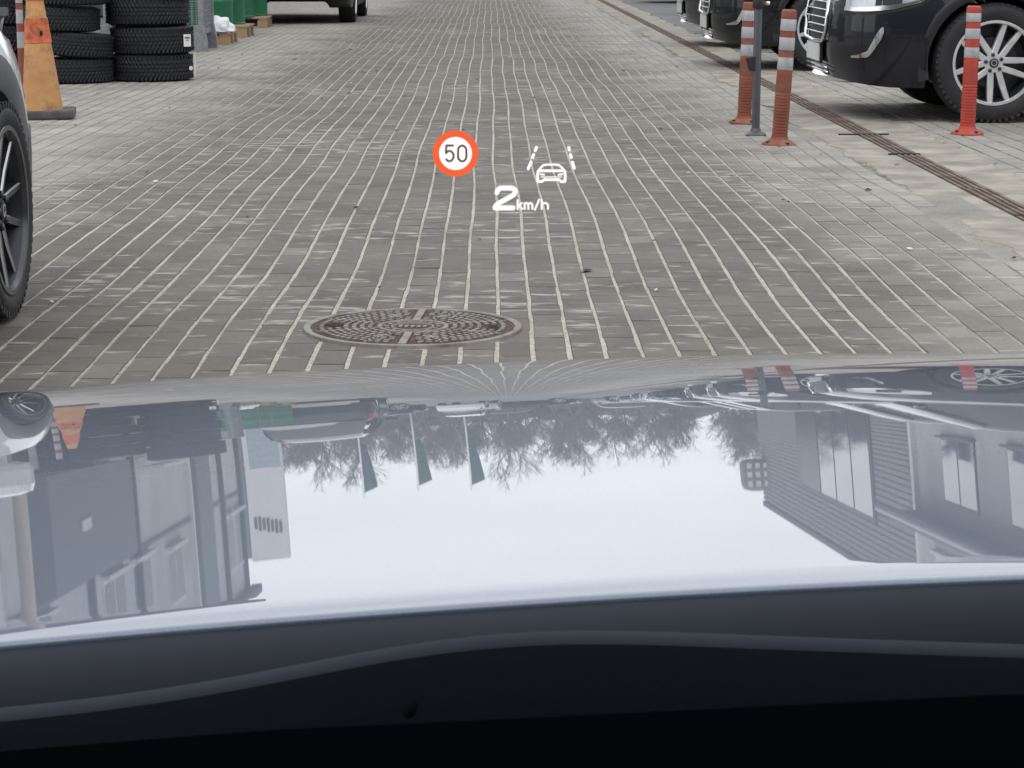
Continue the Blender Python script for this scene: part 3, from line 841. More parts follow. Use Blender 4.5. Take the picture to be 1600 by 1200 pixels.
# ------------------------------------------------------------------ cars (front axle at the origin, nose towards +x)
FRONT, REAR, WB, HW = .98, -3.72, 2.78, .93
def lerp_tab(tab, x):
    if x <= tab[0][0]: return tab[0][1]
    for (a, b), (c, d) in zip(tab, tab[1:]):
        if x <= c: return b + (d - b) * (x - a) / (c - a)
    return tab[-1][1]
def make_car(paint, kind, clad, zs=1.0, wheels='suv', low=False):
    root = bpy.data.objects.new('parked_car', None); root.empty_display_size = .2
    link(root)
    Rw = WH[wheels]['tyre'].vertices and (.378 if wheels == 'suv' else .330)
    Ra = Rw + (.055 if wheels == 'suv' else .042)
    top_tab = [(REAR, .98), (-3.5, 1.06), (-2.5, 1.07), (-1.2, 1.06), (-.6, 1.045), (0, 1.0), (.4, .955), (.7, .895), (.9, .82), (FRONT, .77)]
    def zt(x): return lerp_tab(top_tab, x) * zs
    def halfw(x):
        if x > .25:
            t = (x - .25) / (FRONT - .25); return HW * (1 - (.20 if low else .10) * t ** 2 - .40 * t ** 7)
        if x < -3.2:
            t = (-3.2 - x) / (-3.2 - REAR); return HW * (1 - .05 * t ** 2 - .20 * t ** 6)
        return HW
    def zb(x):
        b = .22 * zs
        if x > .55: b += .045 * ((x - .55) / .43) ** 2
        if x < -3.3: b += .12 * ((-3.3 - x) / .42)
        for xc in (0.0, -WB):
            dx = x - xc
            if abs(dx) < Ra: b = max(b, Rw + math.sqrt(max(0.0, Ra * Ra - dx * dx)))
        return b
    def section(x):
        w, b, t = halfw(x), zb(x), zt(x)
        t = max(t, b + .10)
        lv = [(w * .62, b), (w * .955, b), (w * .975, b + .025)]
        for fz, fw in ((.40, .995), (.52, 1.0), (.62, .998), (.70, .992), (.78, .980), (.84, .966), (.90, .945)):
            z = fz * zs
            z = min(max(z, b + .03 + fz * .01), t - .02 + (fz - .9) * .02)
            lv.append((w * fw, z))
        lv += [(w * .925, t - .012), (w * .895, t), (w * .60, t + .028), (0.0, t + .04)]
        return lv
    def nose(p):
        x, y, z = p
        if x > .35:
            k = min(1, (x - .35) / .6); k = k * k
            zz = z / zs
            sh = .16 * max(0, (zz - .62)) ** 1.2 / .2 ** .2 + .18 * max(0, .42 - zz)
            x -= k * sh * 1.1
        elif x < -3.2:
            k = min(1, (-3.2 - x) / .5); zz = z / zs
            x += k * k * (.30 * max(0, zz - .7) + .2 * max(0, .4 - zz))
        return Vector((x, y, z))
    xs_ = [REAR, -3.70, -3.66, -3.60, -3.5, -3.38, -3.3]
    for xc in (-WB, 0.0):
        arch = [xc + Ra * math.cos(R(180 - 180 * i / 22)) for i in range(23)]
        xs_ += [arch[0] - .012] + arch + [arch[-1] + .012]
        if xc < 0: xs_ += [-2.1, -1.7, -1.3, -.9, -.6]
    xs_ += [.5, .56, .62, .68, .74, .80, .85, .89, .92, .945, .962, .973, FRONT]
    xs_ = sorted(set(round(v, 4) for v in xs_))
    Bm = MB()
    for sd in (1, -1):
        rows = [[nose((x, sd * y, z)) for y, z in section(x)] for x in xs_]
        Bm.grid(rows, smooth=True, flip=(sd > 0))
        for end, fl in ((rows[-1], sd < 0), (rows[0], sd > 0)):       # nose and tail: flat caps closed to the middle
            cap_ = [[p, Vector((p.x, p.y * .5, p.z)), Vector((p.x + (.012 if end is rows[-1] else -.012), 0, p.z))] for p in end]
            Bm.grid(cap_, smooth=True, flip=fl)
    body = Bm.build('body', paint, root, sharp=48, fix=True)
    def side(x, z, off=0.0, sd=1):
        sec = section(x)[1:12]
        y = sec[-1][0]
        for (ya, za), (yb, zb_) in zip(sec, sec[1:]):
            if za <= z <= zb_: y = ya + (yb - ya) * ((z - za) / max(1e-6, zb_ - za)); break
        else:
            y = sec[0][0] if z < sec[0][1] else sec[-1][0]
        p = nose((x, sd * (y + off), z)); p.x += off * (max(0, x - .6) / .38) * .9
        return p
    # strips that follow the flank
    def flank(name, outline, mt, off, sd, parent=root, thick=True):
        """outline: list of (x, zlow, zhigh)"""
        mb = MB()
        rows = []
        for x, a, b in outline:
            n_ = 4
            r_ = [side(x, a * zs, -.006, sd)] + [side(x, (a + (b - a) * i / n_) * zs, off, sd) for i in range(n_ + 1)] + [side(x, b * zs, -.006, sd)]
            rows.append(r_)
        mb.grid(rows, smooth=True, flip=(sd < 0))
        return mb.build(name, mt, parent, sharp=50, fix=True)
    mb = MB(); mb.box((-1.37, 0, .42 * zs + .09), (4.2, 1.16, .40)); mb.box((-1.39, 0, .60 * zs + .1), (1.85, 1.7, .30)); mb.build('underbody', M['under'], root)
    for xc in (0.0, -WB):
        for sd in (1, -1):
            mb = MB(); rows = []
            n_ = 24
            for i in range(n_ + 1):
                a = R(-14 + 208 * i / n_)
                cx_, cz_ = xc + math.cos(a) * Ra, Rw + math.sin(a) * Ra
                ow = halfw(xc + math.cos(a) * (Ra + .03)) * (.985 if math.sin(a) > .3 else .972)
                wdt = .095 if low else .055
                row = []
                for (dr_, dy) in ((-.012, -.10), (-.012, .004), (.004, .014), (wdt - .01, .014), (wdt, .008), (wdt + .002, -.02)):
                    z_ = max(.20 * zs, Rw + math.sin(a) * (Ra + dr_))
                    x_ = xc + math.cos(a) * (Ra + dr_)
                    row.append(Vector((x_, sd * (ow + dy), z_)))
                rows.append(row)
            mb.grid(rows, smooth=True, flip=(sd > 0))
            mb.build('wheel_arch', clad, root, sharp=40, fix=True)
            mb = MB(); mb.grid([[Vector((xc + (Ra + .004) * math.cos(R(200 * i / 30 - 10)), sd * yy_, Rw + (Ra + .004) * math.sin(R(200 * i / 30 - 10)))) for yy_ in (HW - .30, HW - .08)] for i in range(31)]); mb.build('arch_liner', M['under'], root)
            w = bpy.data.objects.new('wheel', None); w.empty_display_size = .1
            w.location = (xc, sd * (HW - (.092 if low else .125)), Rw); w.rotation_euler = (0, rng.uniform(0, 6.28) if not low else .35, 0)
            link(w, root)
            for nm, me in WH[wheels].items():
                o = bpy.data.objects.new(nm, me); link(o, w)
                if sd < 0: o.scale = (1, -1, 1)
    for sd in (1, -1):
        if low:
            flank('bumper_cladding', [(.345, .20, .50), (.40, .20, .56), (.5, .20, .60), (.6, .20, .60), (.7, .21, .58), (.8, .22, .55), (.9, .24, .50)], clad, .008, sd)
        flank('headlight', [(.80, .70, .78), (.86, .68, .78), (.92, .68, .77)] if low else [(.40, .80, .845), (.48, .755, .845), (.56, .735, .84), (.64, .715, .832), (.72, .703, .822), (.80, .697, .808), (.87, .695, .79), (.92, .70, .775)], M['lens'], .010, sd)
        if not low:
            flank('headlight_strip', [(.44, .775, .79), (.56, .737, .757), (.64, .717, .742), (.72, .705, .732), (.80, .699, .726), (.87, .697, .722), (.92, .70, .72)], M['chrome'], .015, sd)
            flank('headlight_lamp', [(.60, .745, .80), (.68, .738, .80), (.76, .735, .79)], M['black_plastic'], .0125, sd)
        if not low: flank('headlight_frame', [(.37, .80, .86), (.48, .735, .862), (.60, .705, .852), (.72, .682, .838), (.82, .672, .82), (.90, .672, .795), (.945, .68, .775)], M['black_plastic'], .004, sd)
        if not low: flank('daytime_light_trim', [(.700, .565, .60), (.715, .525, .60), (.735, .49, .57), (.755, .455, .53), (.775, .425, .485), (.79, .41, .45), (.84, .405, .425), (.875, .405, .417)], M['chrome'], .014, sd)
        flank('sill_trim', [(-2.3, .225, .36), (-1.8, .225, .37), (-1.2, .225, .37), (-.50, .225, .36)], clad, .010, sd)
        flank('tail_light', [(-3.62, .80, 1.0), (-3.52, .80, 1.04), (-3.42, .84, 1.04)], M['red_lens'], .008, sd)
        flank('door_handle', [(-1.35, .86, .885), (-1.25, .86, .885), (-1.14, .86, .885)], paint, .022, sd)
    # nose furniture
    def fx(z, off=.0): return nose((FRONT, 0, z * zs)).x + .012 + off
    gw = .43
    mb = MB(); zz = [.50, .58, .66, .74, .78]
    mb.grid([[Vector((fx(z, .006) - .10 * abs(y / gw) ** 4 * .4, y, z * zs)) for y in (-gw, -.3, -.15, 0, .15, .3, gw)] for z in zz], flip=True)
    mb.build('grille', M['black_plastic'], root, fix=True)
    for k in range(5):
        z = .545 + .05 * k
        mb = MB(); mb.tube([(fx(z, .013), y, z * zs) for y in (-.40, -.2, 0, .2, .40)], .005, 6); mb.build('grille_bar', M['chrome'], root)
    mb = MB(); mb.tube([(fx(.785, .014), -.40, .785 * zs), (fx(.66, .02) - .01, -.455, .66 * zs), (fx(.56, .02) - .01, -.445, .56 * zs), (fx(.50, .02), -.37, .497 * zs), (fx(.49, .022), 0, .485 * zs), (fx(.50, .02), .37, .497 * zs), (fx(.56, .02) - .01, .445, .56 * zs), (fx(.66, .02) - .01, .455, .66 * zs), (fx(.785, .014), .40, .785 * zs)], .014, 8)
    mb.build('grille_surround', M['chrome'], root)
    mb = MB(); mb.bbox((fx(.41, .022), 0, .415 * zs), (.018, .52, .115 * zs), .004); pl = mb.build('number_plate', M['plate'], root)
    mb = MB(); mb.bbox((fx(.41, .010), 0, .415 * zs), (.02, .55, .145 * zs), .004); mb.build('plate_holder', M['black_plastic'], root)
    for k in range(2):
        mb = MB(); mb.tube([(fx(.31 - .035 * k, .018), y, (.325 - .03 * k) * zs) for y in (-.45, -.2, 0, .2, .45)], .007, 6); mb.build('bumper_bar', M['chrome'], root)
    mb = MB(); rows = []
    for i in range(21):
        y = -.66 + 1.32 * i / 20
        xx = fx(.27, .012) - .30 * (abs(y) / .66) ** 3.2
        zo = .015 * (abs(y) / .66) ** 2
        rows.append([Vector((xx - .05, y, (.222 + zo) * zs)), Vector((xx + .012, y, (.232 + zo) * zs)), Vector((xx + .026, y, (.262 + zo) * zs)), Vector((xx + .008, y, (.292 - zo) * zs)), Vector((xx - .05, y, (.296 - zo) * zs))])
    mb.grid(rows, smooth=True); mb.build('skid_plate', M['chrome'], root, sharp=50, fix=True)
    # cabin
    st_ = [(-.58, 1.06), (-.75, 1.17), (-1.0, 1.34), (-1.25, 1.49), (-1.45, 1.585), (-1.7, 1.64), (-2.1, 1.665), (-2.7, 1.65), (-3.1, 1.60), (-3.3, 1.52), (-3.5, 1.33), (-3.64, 1.06)]
    Gm, Rm = MB(), MB()
    for sd in (1, -1):
        rows = []
        for x, z in st_:
            f_ = (z - 1.03) / .64
            bw = .835 if -3.3 < x < -.9 else .80
            rows.append([Vector((x, sd * bw, 1.03 * zs)), Vector((x, sd * (bw - .02 - .10 * f_), (1.03 + .6 * (z - 1.03)) * zs)), Vector((x, sd * (.80 - .15 * f_), (z - .07 * f_) * zs)), Vector((x, sd * (.72 - .13 * f_), (z - .02 * f_) * zs)), Vector((x, sd * .30, (z + .012 * f_) * zs)), Vector((x, 0, (z + .018 * f_) * zs))])
        Gm.grid([r_[:3] for r_ in rows], flip=(sd > 0)); Gm.grid([r_[2:] for r_ in rows[:5]], flip=(sd > 0)); Gm.grid([r_[2:] for r_ in rows[9:]], flip=(sd > 0))
        Rm.grid([r_[2:] for r_ in rows[4:10]], flip=(sd > 0))
    Gm.build('window_glass', M['glass'], root, sharp=40, fix=True)
    Rm.build('roof', paint, root, sharp=40, fix=True)
    for sd in (1, -1):
        for (xa, xb, za, zb_) in ((-.62, -1.47, 1.05, 1.585), (-1.95, -1.98, 1.05, 1.60), (-2.95, -3.15, 1.05, 1.57)):
            fa = (zb_ - 1.03) / .64
            mb = MB(); mb.tube([(xa, sd * .835, za * zs), ((xa + xb) / 2, sd * (.835 - .05 * fa), (za + zb_) / 2 * zs), (xb, sd * (.80 - .15 * fa) + sd * .012, (zb_ - .05) * zs)], .028, 6); mb.build('pillar', M['black_plastic'], root)
        mb = MB(); mb.bbox((-.80, sd * 1.00, 1.10 * zs), (.11, .20, .13), .035); mb.build('wing_mirror', paint, root)
    return root

def place(o, x, y, rz, label, group=None):
    o.location = (x, y, 0); o.rotation_euler = (0, 0, rz)
    return tag(o, label, 'car', group)

GR = 'cars parked nose to the lane on the right'
navy = make_car(M['paint_navy'], 'suv', M['black_plastic'])
place(navy, 3.185, 14.74, R(180), 'dark navy car parked right behind the bright red delineator post', GR)
def recolour(root, old, new):
    for o in root.children:
        for s_ in o.material_slots:
            if s_.material == old:
                s_.link = 'OBJECT'; s_.material = new
c2 = copy_tree(navy); recolour(c2, M['paint_navy'], M['paint_black'])
place(c2, 3.00, 20.48, R(180), 'black car parked behind the grey pole, second from the camera', GR)
c3 = copy_tree(navy); recolour(c3, M['paint_navy'], M['paint_graphite'])
place(c3, 3.15, 24.85, R(180), 'dark car with bright chrome lower bumper, third from the camera', GR)
c4 = copy_tree(navy); recolour(c4, M['paint_navy'], M['paint_silver'])
place(c4, 3.75, 28.0, R(180), 'silver car hidden mostly behind the third parked car', GR)
for k, (yy, xx, pt, nm) in enumerate(((43.4, 3.9, 'paint_black', 'black car at the top edge beyond the drain'), (47.2, 4.0, 'paint_white', 'white car far up the right row'), (50.6, 4.0, 'paint_navy', 'navy car at the far end of the right row'))):
    c_ = copy_tree(navy); recolour(c_, M['paint_navy'], M[pt]); place(c_, xx, yy, R(180), nm, GR)
c5 = copy_tree(navy); recolour(c5, M['paint_navy'], M['paint_black'])
place(c5, -2.87, 34.95, R(90), 'black car standing beyond the green drums on the left', 'cars standing on the left of the lane')
for (xx, yy, rz, pt, nm) in ((-6.2, 41.0, 0, 'paint_graphite', 'dark car behind the black car on the left'), (-3.4, 62.0, R(20), 'paint_black', 'black car far ahead on the left near the flags'), (-1.2, 84.0, R(80), 'paint_white', 'white car far ahead in the middle of the yard'), (5.0, 76.0, R(185), 'paint_black', 'black car parked far ahead on the right'), (2.2, 92.0, R(5), 'paint_navy', 'navy car far ahead below the trees'), (7.5, 95.0, R(5), 'paint_silver', 'silver car far ahead below the trees')):
    c_ = copy_tree(navy); recolour(c_, M['paint_navy'], M[pt]); place(c_, xx, yy, rz, nm, 'cars far ahead mirrored in the bonnet')
white = make_car(M['paint_white'], 'low', M['grey_plastic'], zs=.905, wheels='low', low=True)
place(white, -2.39, 6.53, R(90), 'white car with grey wheel arch at the left edge of the frame')

# ------------------------------------------------------------------ delineator posts
def delineator(x, y, lean, tilt, red, label):
    e = empty('delineator_post', (x, y, 0), rz=rng.uniform(0, 1), rx=0, ry=0)
    e.rotation_euler = (tilt, lean, 0)
    tag(e, label, 'bollard', 'flexible delineator posts on the right')
    pm = M['delin_red'] if red else M['delin_old']
    mb = MB()
    mb.lathe([(.098, 0), (.100, .006), (.096, .012), (.066, .028), (.052, .036), (.047, .05)], 8, smooth=False, cap=True)
    b = mb.build('base', pm, e)
    for k in range(4):
        a = k * math.pi / 2 + .5
        mb = MB(); mb.lathe([(.011, 0), (.011, .024)], 8, c=(.078 * math.cos(a), .078 * math.sin(a), .001), smooth=False); mb.build('bolt', M['black_plastic'], b)
    pr = [(.044, .04)]
    z = .055
    while z < .30:
        pr += [(.0450, z), (.0450, z + .010), (.0418, z + .013), (.0418, z + .0155)]; z += .0175
    pr += [(.0445, z + .004), (.0435, .42), (.0415, .70)]
    mb = MB(); mb.lathe(pr, 32, cap=False); mb.build('post', pm, e, sharp=30)
    for za, zb_ in ((.455, .515), (.565, .625), (.665, .722)) if red else ((.425, .495), (.535, .605), (.642, .708)):
        mb = MB(); mb.lathe([(.0440, za), (.0445, za + .001), (.0435, zb_ - .001), (.0428, zb_)], 32, cap=False); mb.build('reflective_band', M['reflector'], e)
    mb = MB(); mb.lathe([(.0415, .698), (.0435, .704), (.0438, .738), (.041, .752), (.033, .758), (.0, .758)], 32, cap=False); mb.build('cap', pm, e, sharp=40)
    return e
delineator(2.85, 13.01, R(.9), 0, True, 'bright red upright delineator post standing before the navy car wheel')
delineator(1.632, 12.30, R(3.0), R(1), False, 'faded red delineator post leaning right, nearest to the lane')
delineator(1.61, 13.83, R(1.6), 0, False, 'faded red delineator post half hidden behind the grey pole')
# grey stand pole with clamp and strap
pe = empty('grey_pole', (1.575, 12.93, 0)); tag(pe, 'slim dark grey pole with flared foot between two red delineators', 'pole')
mb = MB(); mb.lathe([(.062, 0), (.064, .008), (.055, .016), (.034, .026), (.026, .045)], 24); mb.build('foot', M['pole_grey'], pe, sharp=40)
mb = MB(); mb.lathe([(.024, .03), (.024, 1.0), (.020, 1.01), (0, 1.01)], 24, cap=False); mb.build('post', M['pole_grey'], pe, sharp=40)
mb = MB(); mb.lathe([(.032, .745), (.034, .75), (.034, .80), (.032, .805)], 20); mb.build('clamp', M['black_plastic'], pe, sharp=40)
mb = MB(); mb.lathe([(.012, .0), (.012, .02), (0, .022)], 10, c=(.045, -.01, .775), axis='x', cap=False); mb.box((.03, -.01, .775), (.04, .02, .02)); mb.build('clamp_bolt', M['chrome'], pe)
mb = MB(); mb.prism([(-.072, .0), (-.055, -.055), (-.045, -.075), (-.012, -.072), (-.012, .012)], -.004, .004, M=Matrix.Translation((0, -.018, .455)) @ Matrix.Rotation(R(90), 4, 'X')); mb.build('strap', M['black_plastic'], pe)

# ------------------------------------------------------------------ tyres stacked on the left
def tread_material():
    m, n, l, p = new_mat('stacked_tyre_rubber')
    tc = n.new('ShaderNodeTexCoord'); sx = n.new('ShaderNodeSeparateXYZ'); l.new(tc.outputs['Object'], sx.inputs[0])
    an = math_node(n, l, 'ARCTAN2', sx.outputs['Y'], sx.outputs['X'])
    zz = math_node(n, l, 'ABSOLUTE', math_node(n, l, 'SUBTRACT', sx.outputs['Z'], .112))
    ph = math_node(n, l, 'ADD', math_node(n, l, 'MULTIPLY', an, 62.0), math_node(n, l, 'MULTIPLY', zz, 95.0))
    wv = math_node(n, l, 'SINE', ph)
    st = math_node(n, l, 'GREATER_THAN', wv, .35)
    bp = n.new('ShaderNodeBump'); bp.inputs['Strength'].default_value = 1.0; bp.inputs['Distance'].default_value = .006; bp.invert = True
    l.new(math_node(n, l, 'MULTIPLY', wv, .6), bp.inputs['Height']); l.new(bp.outputs['Normal'], p.inputs['Normal'])
    nz = noise_node(n, l, tc.outputs['Object'], 6.0, 5, .6)
    c = ramp_node(n, l, nz, [(.3, (.008, .009, .0115)), (.7, (.016, .017, .020))])
    c = mix_node(n, l, math_node(n, l, 'MULTIPLY', st, .55), c, (.009, .009, .011))
    l.new(c, p.inputs['Base Color']); p.inputs['Roughness'].default_value = .7
    return m
M['tread'] = tread_material()
tm = MB(); ro, hh = .345, .112
pr = [(.235, .012), (.26, .004), (.30, .0), (.325, .012), (.338, .035), (.344, .06), (.344, .075), (.338, .077), (.338, .083), (.345, .085), (.345, .108), (.339, .109), (.339, .115), (.345, .116), (.345, .139), (.338, .141), (.338, .147), (.344, .149), (.344, .164), (.338, .189), (.325, .212), (.30, .224), (.26, .220), (.235, .212), (.225, .16), (.225, .06), (.235, .012)]
tm.lathe(pr, 72, cap=False)
for k in range(60):
    a = 2 * math.pi * k / 60
    for z_ in (.030, .194):
        tm.box((0, 0, 0), (.02, .021, .026), M=Matrix.Rotation(a, 4, 'Z') @ Matrix.Translation((.335, 0, z_)))
tyre_me = tm.mesh('stacked_tyre', M['tread']); fixn(tyre_me)
def tyre(x, y, z, tx, ty, sc, label, group):
    o = bpy.data.objects.new('stacked_tyre', tyre_me)
    o.location = (x, y, z); o.rotation_euler = (tx, ty, rng.uniform(0, 6)); o.scale = (sc, sc, .205 / .224 * sc if sc < 1 else 1.0)
    link(o); return tag(o, label, 'tyre', group)
names = ['bottom', 'second', 'third', 'fourth', 'fifth', 'top']
for k in range(6):
    dx = (0, .012, -.022, .01, -.01, .015)[k]
    tyre(-2.825 + dx, 18.38, .002 + .226 * k, R((0, -.8, .5, .3, 0, .4)[k]), R((-.4, -1.2, 1.0, 0, .6, 0)[k]), 1.0, f'{names[k]} tyre of the tall right stack, beside the wire cage', 'tyres in the right stack')
for k in range(6):
    dx = (0, 0, -.10, -.02, .02, -.01)[k]
    tyre(-3.43 + dx, 18.12, (.002, .214, .42, .628, .836, 1.04)[k], R((0, .0, 1.5, 0, 0, 0)[k]), R((0, -5.0, -1.0, 0, 0, .5)[k]), .955, f'{names[k]} tyre of the stack directly behind the orange cone', 'tyres in the stack behind the cone')
for k in range(6):
    tyre(-4.06, 18.75, .002 + .226 * k, 0, R((0, .4, -.6, 0, .5, 0)[k]), 1.0, f'{names[k]} tyre of the leftmost stack behind the cone and white car', 'tyres in the leftmost stack')
def paper(name, x, y, z, w, hgt, ang, mt, label, cat, rnd=False):
    e = empty(name, (x, y, z), rz=ang)
    mb = MB()
    if rnd: mb.lathe([(w / 2, -.002), (w / 2, .002)], 24, axis='y', smooth=False)
    else: mb.box((0, 0, 0), (w, .003, hgt))
    mb.build('sheet', mt, e)
    if not rnd and hgt < .13:
        for k in range(2):
            q = MB(); q.box((0, -.0025, .022 - .02 * k), (w * (.66 - .3 * k), .002, .012 - .006 * k)); q.build('print', M['ink'], e)
    return tag(e, label, cat, 'papers on the tyres')
paper('tyre_label', -2.497, 18.19, .335, .062, .10, R(28), M['label'], 'white label on the second tyre of the right stack', 'label')
paper('tyre_sticker', -2.482, 18.255, .105, .035, .085, R(38), M['label'], 'small round white sticker on the bottom right tyre', 'sticker', True)
paper('paper_strip', -2.468, 18.40, .13, .02, .20, R(60), M['label'], 'thin white paper strip at the right side of the bottom tyre', 'paper')
paper('paper_slip', -3.108, 18.25, .40, .03, .21, R(10), M['label'], 'white paper slip between the two front tyre stacks', 'paper')

# ------------------------------------------------------------------ cone and red-white post
ce = empty('traffic_cone', (-2.915, 14.30, 0)); ce.rotation_euler = (0, R(-1.8), R(8)); tag(ce, 'tall weathered orange traffic cone on dark rubber base', 'cone')
mb = MB(); mb.bbox((.02, 0, .03), (.37, .37, .055), .014); mb.build('base', M['cone_base'], ce)
def cr(z): return .132 - (z - .055) * (.100 / .92)
mb = MB(); mb.lathe([(cr(.055), .055), (cr(.45), .45), (cr(.78), .78), (cr(.96), .96), (cr(.975) - .006, .975), (0, .975)], 40, cap=False); mb.build('cone_body', M['cone'], ce, sharp=40)
mb = MB(); mb.lathe([(cr(.49), .488), (cr(.49) + .005, .49), (cr(.645) + .005, .645), (cr(.645), .648)], 40, cap=False); mb.build('sleeve', M['cone_band'], ce, sharp=40)
mb = MB(); mb.lathe([(cr(.76), .758), (cr(.76) + .005, .76), (cr(.90) + .005, .90), (cr(.90), .902)], 40, cap=False); mb.build('sleeve', M['cone_band'], ce, sharp=40)
mb = MB(); mb.lathe([(.009, 0), (.009, .012)], 14, axis='y', smooth=False, M=Matrix.Translation((.030, -cr(.555) - .007, .55)) @ Matrix.Diagonal((1, 1, 1.9, 1))); mb.build('hole', M['hole'], ce)
bp_ = empty('striped_post', (-3.11, 14.62, 0)); tag(bp_, 'thin red and white striped post leaning behind the orange cone', 'post')
zs_ = [0, .44, .545, .60, .69, .735, .83, .88, .97, 1.02, 1.1]
for k in range(len(zs_) - 1):
    mb = MB(); mb.lathe([(.023, zs_[k]), (.023, zs_[k + 1])], 18); mb.build('stripe', M['delin_old'] if k % 2 == 0 else M['reflector'], bp_, sharp=40)
mb = MB(); mb.lathe([(.11, .0), (.11, .02), (.03, .04)], 18); mb.build('foot', M['cone_base'], bp_, sharp=40)

# workshop trolley leg glimpsed at the far left
tj = empty('metal_stand', (-3.40, 15.2, 0)); tag(tj, 'grey metal stand leg with bracket left of the orange cone', 'stand')
mb = MB(); mb.box((-.02, 0, .70), (.05, .05, 1.0)); mb.build('post', M['galv'], tj)
mb = MB(); mb.box((.03, -.02, .66), (.12, .06, .055)); mb.build('bracket', M['grey_plastic'], tj)
mb = MB(); mb.tube([(.0, -.02, .64), (.03, -.02, .50), (.03, -.02, .02)], .013, 8); mb.tube([(.06, -.02, .64), (.035, -.02, .52)], .01, 8); mb.build('fork', M['galv'], tj)
mb = MB(); mb.box((.0, 0, .012), (.2, .2, .024)); mb.build('foot', M['galv'], tj)

# ------------------------------------------------------------------ wire cage, pallets, drums, bag
cg = empty('wire_cage', (-3.55, 23.75, 0)); tag(cg, 'galvanised wire mesh cage with heavy feet beside the right tyre stack', 'cage')
for sx in (-.5, .5):
    for sy in (-.42, .42):
        mb = MB(); mb.box((sx, sy, .62), (.055, .055, 1.16)); mb.build('post', M['galv'], cg)
        mb = MB(); mb.prism([(-.085, 0), (.085, 0), (.085, .10), (.05, .27), (-.05, .27), (-.085, .10)], -.055, .055, M=Matrix.Translation((sx - .02, sy - .03, .0)) @ Matrix.Rotation(R(90), 4, 'X')); mb.build('foot', M['galv'], cg)
for sy in (-.42, .42):
    for z in (.2, .66, 1.18): 
        mb = MB(); mb.box((0, sy, z), (.95, .03, .04)); mb.build('rail', M['galv'], cg)
for sx in (-.5, .5):
    for z in (.2, .66, 1.18):
        mb = MB(); mb.box((sx, 0, z), (.03, .79, .04)); mb.build('rail', M['galv'], cg)
wm = MB()
for sy in (-.42, .42):
    for k in range(19): wm.box((-.45 + .05 * k, sy, .69), (.006, .006, .98))
    for k in range(19): wm.box((0, sy + .006, .22 + .05 * k), (.95, .006, .006))
for sx in (-.5, .5):
    for k in range(16): wm.box((sx, -.375 + .05 * k, .69), (.006, .006, .98))
    for k in range(19): wm.box((sx + .006, 0, .22 + .05 * k), (.006, .79, .006))
wm.build('wire_mesh', M['galv'], cg)['kind'] = 'stuff'
mb = MB(); mb.box((0, 0, .2), (.95, .8, .012)); mb.build('floor_plate', M['galv'], cg)

def make_pallet():
    e = bpy.data.objects.new('pallet', None); link(e)
    for k in range(7):
        mb = MB(); mb.box((0, -.36 + .12 * k, .133), (1.2, .095, .022)); mb.build('deck_board', M['wood'], e)
    for x in (-.53, 0, .53):
        mb = MB(); mb.box((x, 0, .1095), (.1, .8, .022)); mb.build('stringer', M['wood'], e)
        for y in (-.345, 0, .345):
            mb = MB(); mb.box((x, y, .061), (.13, .1, .076)); mb.build('block', M['wood'], e)
    for y in (-.345, 0, .345):
        mb = MB(); mb.box((0, y, .011), (1.2, .1, .022)); mb.build('base_board', M['wood'], e)
    return e
p0 = make_pallet()
pals = [(-3.53, 25.25, 'wooden pallet under the white plastic bag'), (-3.55, 27.2, 'wooden pallet under the front pair of green drums'), (-3.62, 30.3, 'wooden pallet under the rear pair of green drums')]
for k, (x, y, lb) in enumerate(pals):
    p_ = p0 if k == 0 else copy_tree(p0)
    p_.location = (x, y, 0); p_.rotation_euler = (0, 0, R(rng.uniform(-1.5, 1.5))); tag(p_, lb, 'pallet', 'wooden pallets on the left')
def drum(x, y, label):
    e = empty('steel_drum', (x, y, .145)); tag(e, label, 'drum', 'green drums on pallets')
    mb = MB(); mb.lathe([(.272, 0), (.285, .004), (.285, .014), (.278, .02), (.278, .27), (.286, .285), (.286, .295), (.278, .31), (.278, .57), (.286, .585), (.286, .595), (.278, .61), (.278, .86), (.285, .866), (.285, .878), (.272, .88)], 40, cap=True); mb.build('shell', M['drum'], e, sharp=40)
    mb = MB(); mb.lathe([(.03, .86), (.03, .885), (0, .885)], 14, c=(.18, .0, 0), cap=False); mb.build('bung', M['galv'], e)
drum(-3.40, 26.85, 'green drum on the front drum pallet, near side')
drum(-3.32, 27.45, 'green drum on the front drum pallet, far side')
drum(-3.48, 30.0, 'green drum on the rear drum pallet, near side')
drum(-3.36, 30.62, 'green drum on the rear drum pallet, far side')
drum(-3.98, 27.1, 'green drum at the back of the front drum pallet')
bg = bmesh.new(); bmesh.ops.create_icosphere(bg, subdivisions=4, radius=1.0)
for v in bg.verts:
    n_ = v.co.normalized(); k = 1 + .22 * noise.noise(n_ * 2.1) + .10 * noise.noise(n_ * 5.3)
    v.co = Vector((n_.x * .17 * k, n_.y * .18 * k, max(-.0, n_.z * .15 * k + .015)))
    if v.co.z < .03: v.co.x *= 1.08
me = bpy.data.meshes.new('plastic_bag'); bg.to_mesh(me); bg.free(); me.materials.append(M['bag'])
for q in me.polygons: q.use_smooth = True
o = bpy.data.objects.new('plastic_bag', me); o.location = (-3.07, 24.98, .145); link(o); tag(o, 'crumpled white plastic bag lying on the front pallet', 'bag')

